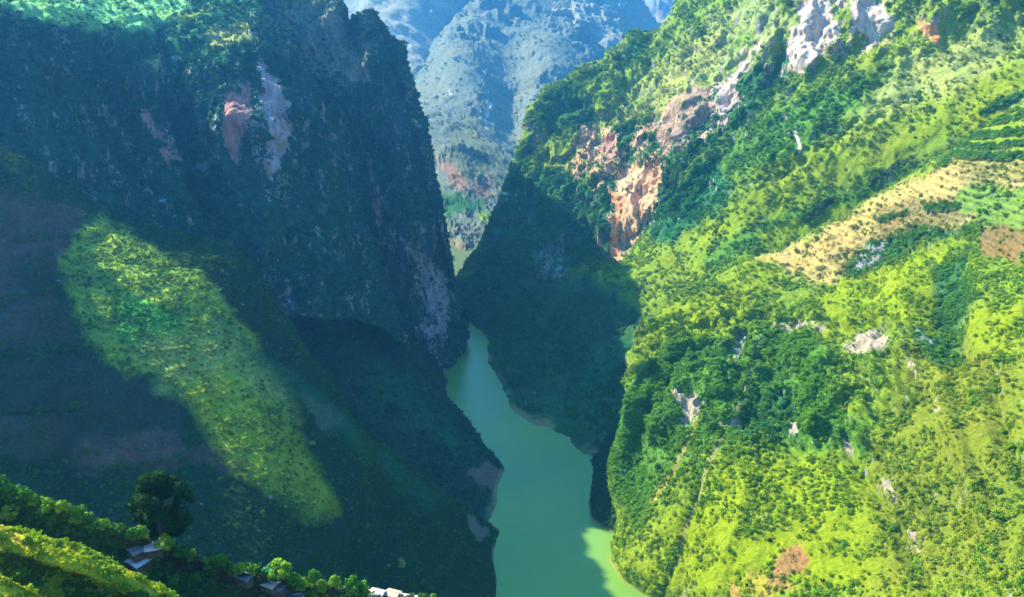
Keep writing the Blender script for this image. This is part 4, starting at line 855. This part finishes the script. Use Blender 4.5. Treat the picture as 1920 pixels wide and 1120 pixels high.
# (kind, x, base y, height in photo px, what it looks like / where)
RT = [
 ('bush', 14, 935, 36, 'leafy green bush at the left end of the ridge, above a paler one'),
 ('round2', 24, 985, 52, 'yellow-green tree just above the rice field at the left edge'),
 ('limebush', 66, 950, 30, 'pale lime bush sticking up second along the ridge crest'),
 ('bush', 48, 940, 34, 'rounded green bush between the left-end bush and the pale lime one'),
 ('limebush', 92, 958, 30, 'lime bush halfway up the left part of the ridge crest'),
 ('round2', 118, 968, 38, 'olive-topped tree on the crest above the dark gully'),
 ('bush', 100, 985, 34, 'low green bush below the crest in front of the olive-topped tree'),
 ('limebush', 146, 982, 32, 'yellow-tipped bush right of the olive-topped tree'),
 ('bush', 130, 1003, 30, 'green bush in the shade line under the yellow-tipped bush'),
 ('round', 172, 1003, 34, 'mid-green tree a little left of where the ridge dips'),
 ('limebush', 196, 995, 28, 'small lime bush on the crest left of the great dark tree'),
 ('round', 228, 1010, 40, 'full green tree at the left foot of the great dark tree'),
 ('bush', 252, 1015, 34, 'green bush tucked under the left side of the great dark tree'),
 ('limebush', 268, 1012, 34, 'bright bush directly in front of the great dark tree trunk'),
 ('round2', 313, 1042, 52, 'bright yellow-green tree standing right of the pale patched roof'),
 ('bush', 298, 1050, 30, 'green bush in front of the pale patched roof'),
 ('darkbush', 340, 1048, 40, 'deep green bush under the right side of the great dark tree'),
 ('round', 352, 1062, 42, 'green tree downhill to the right of the great dark tree'),
 ('round2', 372, 1050, 34, 'light-topped tree on the crest right of the great dark tree'),
 ('bush', 394, 1068, 32, 'green bush left of the bright tree with bananas beside it'),
 ('round', 420, 1070, 44, 'bright tree with a banana plant on its right'),
 ('limebush', 445, 1080, 28, 'lime bush beside the banana plant above the long grey roof'),
 ('bush', 476, 1078, 26, 'small bright bush right of the long grey roof'),
 ('round2', 527, 1096, 62, 'tall bright tree with a pale trunk above the blue roof'),
 ('bush', 553, 1100, 34, 'green bush right of the tall tree with the pale trunk'),
 ('limebush', 568, 1106, 30, 'yellow-green bush just right of the blue roof'),
 ('round', 588, 1100, 42, 'green tree on the ridge, first of the pair right of the blue roof'),
 ('sparse', 608, 1092, 40, 'thin open tree rising over the ridge bushes'),
 ('limebush', 604, 1112, 30, 'lime bush in front of the thin open tree'),
 ('round2', 628, 1110, 42, 'yellow-green tree left of the big round one'),
 ('round', 660, 1120, 56, 'big round bright tree left of the tan roofs'),
 ('bush', 680, 1122, 42, 'bushy green tree pressed against the left tan roof'),
 ('limebush', 640, 1124, 26, 'low lime bush at the foot of the big round tree'),
 ('sparse', 706, 1104, 18, 'tiny sparse tree behind the tan roofs'),
 ('slender', 724, 1112, 44, 'narrow upright tree behind the tan roofs'),
 ('round', 752, 1112, 42, 'drooping round tree right of the narrow upright one'),
 ('sparse', 779, 1102, 20, 'small leaning tree beyond the right tan roof'),
 ('round', 795, 1122, 34, 'green tree just right of the last tan roof'),
 ('limebush', 812, 1128, 20, 'lime bush at the frame bottom right of the tan roofs'),
 ('round2', 829, 1122, 28, 'small bright tree second from the right end of the ridge'),
 ('bush', 878, 1132, 26, 'small bush at the right end of the ridge'),
 ('darkbush', 60, 990, 34, 'dark bush in the gully behind the rice field'),
 ('darkbush', 180, 1030, 36, 'dark bush in the gully left of the thatched roof'),
 ('bush', 370, 1092, 26, 'isolated pale bush on the dark slope below the ridge'),
 ('darkbush', 455, 1098, 34, 'dark bush below the long grey roof'),
 ('darktree', 478, 1106, 46, 'black-green tree left of the pink roof'),
 ('limebush', 4, 1018, 30, 'yellow bush on the rice field at the left edge'),
 ('bush', 55, 1024, 24, 'small green bush on the left part of the rice field'),
 ('bush', 40, 1084, 24, 'bush between the two rice fields at the left'),
 ('bush', 155, 1096, 30, 'green bush on the dark bank under the rice field'),
 ('limebush', 235, 1108, 24, 'bright bush at the lower end of the rice field'),
]
for k_, x, y, h, lab in RT: plant_tree(k_, x, y, h, lab)
# undergrowth trees that nothing tells apart
r0 = random.Random(5)
for i in range(70):
    x = r0.uniform(-10, 860); cr_y = np.interp(x, [0, 70, 150, 240, 320, 410, 500, 590, 700, 820, 900], [908, 938, 965, 998, 1032, 1060, 1082, 1100, 1116, 1130, 1150])
    y = cr_y+r0.uniform(3, 26)
    if (215 < x < 300 and y > 1005) or (440 < x < 580 and y > 1085) or (680 < x < 775): continue
    plant_tree(r0.choice(['bush', 'bush', 'limebush', 'darkbush', 'round']), x, y, r0.uniform(15, 28), 'low nondescript green bush in the undergrowth along the village ridge', name='undergrowth_bush', cat='bush', group='undergrowth bushes along the village ridge')
# lone trees on the near left slope
LONE = [('sparse', 755, 1072, 34, 'tall thin lone tree with bare lower trunk above the tan roofs', BV2), ('round', 688, 996, 24, 'lone bright tree on the dark slope, larger and higher of a pair', BV2),
        ('round', 673, 1020, 15, 'lone small tree on the dark slope, just below a larger one', BV2), ('round2', 586, 838, 15, 'tiny lone tree high on the shaded slope beside the sunlit strip', BV2),
        ('sparse', 729, 1066, 12, 'faint grey shrub left of the tall thin lone tree', BV2)]
for k_, x, y, h, lab, tr in LONE: plant_tree(k_, x, y, h, lab, 'lone_tree', 'tree', 'lone trees on the dark slope', [tr])
# the great dark tree
def banyan():
    base = ground(303, 1016) or place(303, 1016, Y=266); Y0 = base.y+4
    o = thing('broadleaf_tree', 'great dark spreading tree with a notched crown standing over the village ridge', 'tree', base)
    cl = [(298, 897, 19), (277, 904, 17), (264, 917, 14), (319, 900, 16), (337, 911, 15), (350, 927, 12), (357, 938, 8), (287, 922, 22), (309, 920, 19), (259, 938, 13), (272, 940, 18), (291, 945, 19), (248, 952, 9),
          (262, 962, 14), (281, 966, 18), (302, 964, 17), (322, 962, 19), (343, 962, 13), (347, 976, 13), (322, 984, 20), (298, 987, 15), (272, 984, 12), (335, 995, 14), (312, 1003, 13), (290, 1003, 9), (252, 972, 8), (330, 938, 9)]
    r = np.random.default_rng(55); cs = []; rs = []
    for x, y, rr in cl:
        s_ = 1-min(1, math.hypot(x-303, y-945)/62)
        for q in range(3):
            dY = r.uniform(-1, 1)*(3+8*s_); p = place(x+r.uniform(-4, 4), y+r.uniform(-4, 4), Y=Y0+dY)-base; cs.append(tuple(p)); rs.append(rr*.172*r.uniform(.7, 1.05))
    V, Fc = leaf_cloud(42000, cs, rs, .42, r, .85)
    me = raw_mesh('crown', V, Fc); me.materials.append(LEAFMATS['banyan']); link('crown', me, None, o)
    sp = [([(0, 0, -1.5), (.2, 0, 3), (0, .5, 7), (-.3, 1, 12)], [1.1, .75, .6, .3])]
    for i in range(0, len(cs), 6): c = np.array(cs[i]); sp.append(([(0, .5, 4+.1*i), tuple(c*.5+np.array([0, 0, 3])), tuple(c)], [.3, .18, .06]))
    link('trunk', limbs('trunk', sp), None, o)
banyan()
# banana plants
def banana(px, py, hpx, lab, mat='green'):
    g = ground(px, py); 
    if g is None: return
    s = hpx*(g.y*CT-(g.z-H)*ST)/F/3.6; r = np.random.default_rng(px); V = []; Fc = []
    for i in range(8):
        a = i*.8+r.uniform(-.2, .2); up = r.uniform(.5, 1.3); L = r.uniform(1.6, 2.3); prev = None
        for j in range(6):
            q = j/5; rad = L*q*cos(up*(1-q*.4)); z = 1.7+L*(sin(up)*q-.55*q*q); w = .30*math.sin(math.pi*min(1, q*.9+.08))
            c = np.array([cos(a)*rad, sin(a)*rad, z]); sd = np.array([-sin(a), cos(a), 0])*w; k0 = len(V)
            V += [c-sd+[0, 0, .05], c, c+sd+[0, 0, .05]]
            if prev is not None: Fc += [(prev, prev+1, k0+1, k0), (prev+1, prev+2, k0+2, k0+1)]
            prev = k0
    o = thing('banana_plant', lab, 'banana plant', g, 0, 'banana plants on the ridge'); o.scale = (s, s, s)
    me = raw_mesh('leaves', np.array(V), np.array(Fc)); me.materials.append(LEAFMATS[mat]); link('leaves', me, None, o)
    link('stem', limbs('stem', [([(0, 0, -.5), (0, 0, 1), (.02, 0, 1.8)], [.14, .12, .07])]), None, o)
banana(440, 1068, 26, 'banana plant with splayed leaves right of the bright tree', 'dry'); banana(456, 1072, 26, 'banana plant behind the long grey roof'); banana(502, 1084, 30, 'blue-green banana plant leaning above the pink roof', 'blue')
banana(540, 1080, 24, 'banana plant behind the tall bright tree', 'lime'); banana(205, 1005, 20, 'banana plant on the crest left of the great dark tree')

# ---------------------------------------------------------------- houses
def flatmat(name, c1, c2, rough=.7, metal=0, sc=1.2, stripe=0):
    m, t, b = newmat(name); g = N(t, 'ShaderNodeTexCoord').outputs['Object']; n = noise(t, g, sc, 5, .65)
    t.links.new(mixc(t, mrange(t, n, .38, .62), (*c1, 1), (*c2, 1)), b.inputs[0]); b.inputs['Roughness'].default_value = rough; b.inputs['Metallic'].default_value = metal
    if stripe:
        w = N(t, 'ShaderNodeTexWave'); w.inputs['Scale'].default_value = stripe; t.links.new(g, w.inputs[0]); bp = N(t, 'ShaderNodeBump'); bp.inputs['Strength'].default_value = .6; bp.inputs['Distance'].default_value = .05
        t.links.new(w.outputs['Fac'], bp.inputs['Height']); t.links.new(bp.outputs[0], b.inputs['Normal'])
    return m
ROOF = {'zinc': flatmat('zinc_roof', (.55, .66, .74), (.66, .76, .84), .35, .3, 1, 3), 'slate': flatmat('grey_roof', (.13, .15, .19), (.24, .26, .30), .7, 0, 2, 3),
        'patched': flatmat('patched_roof', (.50, .47, .44), (.72, .70, .68), .7, 0, .8, 3), 'pink': flatmat('faded_roof', (.55, .42, .38), (.78, .66, .62), .7, 0, 1.5, 3),
        'tan': flatmat('tan_roof', (.55, .38, .20), (.72, .56, .36), .8, 0, 1.2, 4), 'ochre': flatmat('ochre_roof', (.60, .42, .10), (.70, .52, .2), .8, 0, 1.2, 4),
        'cream': flatmat('cream_roof', (.70, .58, .50), (.8, .7, .62), .7, 0, 1.2, 4), 'blue': flatmat('blue_roof', (.16, .30, .42), (.24, .38, .50), .4, .2, 1, 3)}
WALLM = flatmat('earth_wall', (.09, .065, .045), (.15, .11, .07), .9); WOOD = flatmat('dark_wood', (.07, .045, .03), (.12, .08, .05), .8); GLASSM = flatmat('window_dark', (.03, .04, .05), (.05, .06, .07), .2)
TRIM = flatmat('pale_edge', (.66, .70, .74), (.74, .78, .82), .5)
def boxmesh(name, bx, mat, bevel=0):
    V = []; Fc = []
    for (x0, x1, y0, y1, z0, z1) in bx:
        o = len(V); V += [(x, y, z) for x in (x0, x1) for y in (y0, y1) for z in (z0, z1)]
        Fc += [tuple(o+q for q in f) for f in ((0, 1, 3, 2), (4, 6, 7, 5), (0, 4, 5, 1), (2, 3, 7, 6), (0, 2, 6, 4), (1, 5, 7, 3))]
    me = raw_mesh(name, V, Fc); me.materials.append(mat); return me
def house(px, py, L, Wd, rz, mat, lab, hw=1.0, pitch=.28, cat='house', name='village_house', asym=0, trim=None, Y=None):
    """ridge along local x, length L, width Wd; (px,py) is where its base centre stands"""
    g = place(px, py, Y=Y) if Y else (ground(px, py) or place(px, py, Y=285))
    o = thing(name, lab, cat, g, radians(rz), 'houses of the ridge village'); w = Wd/2; e = .8; hr = hw+w*pitch; l = L/2
    # walls with gable ends (one closed mesh)
    V = [(-l, -w, -2.5), (l, -w, -2.5), (l, w, -2.5), (-l, w, -2.5), (-l, -w, hw), (l, -w, hw), (l, w, hw), (-l, w, hw), (-l, 0, hr-.05), (l, 0, hr-.05)]
    me = bpy.data.meshes.new('wall'); me.from_pydata(V, [], [(0, 1, 5, 4), (2, 3, 7, 6), (3, 0, 4, 8, 7), (1, 2, 6, 9, 5), (3, 2, 1, 0), (4, 5, 9, 8), (7, 8, 9, 6)]); me.materials.append(WALLM); link('wall', me, None, o)
    # roof: two slabs with thickness, slightly wavy sheets
    V = []; Fc = []; nx = 14; r = random.Random(px)
    for sd in (-1, 1):
        wo = w+e+(asym if sd > 0 else 0); o0 = len(V)
        for i in range(nx+1):
            x = -l-e+(L+2*e)*i/nx; dz = .04*(i % 2)+r.uniform(-.03, .03)
            for (yy, th_) in ((0, .12), (wo, .12), (wo, 0), (0, 0)):
                V.append((x, sd*yy, hr+.05+th_+dz-yy*pitch))
        for i in range(nx):
            a = o0+i*4
            for q in range(4): Fc.append((a+q, a+(q+1) % 4, a+4+(q+1) % 4, a+4+q))
        Fc.append((o0, o0+3, o0+2, o0+1)); a = o0+nx*4; Fc.append((a, a+1, a+2, a+3))
    rf = raw_mesh('roof', V, Fc); rf.materials.append(ROOF[mat]); ro = link('roof', rf, None, o)
    link('ridge_cap', boxmesh('ridge_cap', [(-l-e, l+e, -.16, .16, hr+.17, hr+.27)], TRIM if trim else ROOF[mat]), None, ro)
    if trim: link('verge_trim', boxmesh('verge_trim', [(l+e-.05, l+e+.75, -w, w, hw-.1, hw+.05)], TRIM), None, ro)
    d = link('door', boxmesh('door', [(-.5, .5, -w-.06, -w+.02, hw-2.0, hw-.12)], WOOD), None, o); link('handle', boxmesh('handle', [(.32, .4, -w-.12, -w-.06, hw-1.1, hw-.95)], TRIM), None, d)
    for x in (-l*.6, l*.6):
        wf = link('window', boxmesh('window', [(x-.45, x+.45, -w-.05, -w+.02, hw-.95, hw-.2)], WOOD), None, o); link('pane', boxmesh('pane', [(x-.36, x+.36, -w-.07, -w-.05, hw-.87, hw-.28)], GLASSM), None, wf)
    return o
house(259, 1060, 6.2, 7.2, 62, 'zinc', 'house with a bright blue-grey sheet metal roof at the end of the rice field', asym=.6, hw=2.4)
house(258, 1033, 5.0, 5.2, 50, 'slate', 'old house with a dark grey roof just above the bright metal one')
house(290, 1028, 5.0, 4.6, 20, 'patched', 'small house with pale patched roof at the foot of the great dark tree')
house(457, 1086, 6.5, 3.0, -28, 'slate', 'long low shed with a grey roof among bushes below the banana plants', name='shed', cat='shed', hw=1.6)
house(503, 1096, 7.0, 3.6, -28, 'pink', 'house with a narrow faded pink roof under the tall bright tree')
house(524, 1106, 4.2, 4.0, -20, 'slate', 'small grey-roofed hut between the pink roof and the blue roof', name='hut', cat='hut', hw=1.7)
house(545, 1124, 7.0, 7.4, 4, 'blue', 'house with a dull blue roof edged in white at its right end', trim=1)
house(690, 1122, 6.4, 4.2, -18, 'tan', 'tan-roofed house, leftmost of the cluster at the bottom edge')
house(704, 1114, 6.6, 3.0, -18, 'cream', 'narrow pale tan-roofed house behind the leftmost of the cluster')
house(701, 1133, 5.0, 4.2, -18, 'ochre', 'ochre-roofed house lowest in the cluster at the bottom edge', Y=276)
house(726, 1130, 5.6, 4.4, -14, 'cream', 'cream-roofed house in the middle of the cluster at the bottom edge')
house(737, 1119, 4.4, 3.2, -20, 'tan', 'small tan-roofed shed behind the cream roofs', name='shed', cat='shed', hw=1.7)
house(762, 1127, 6.6, 4.6, -16, 'cream', 'wide cream-roofed house, rightmost of the cluster at the bottom edge')
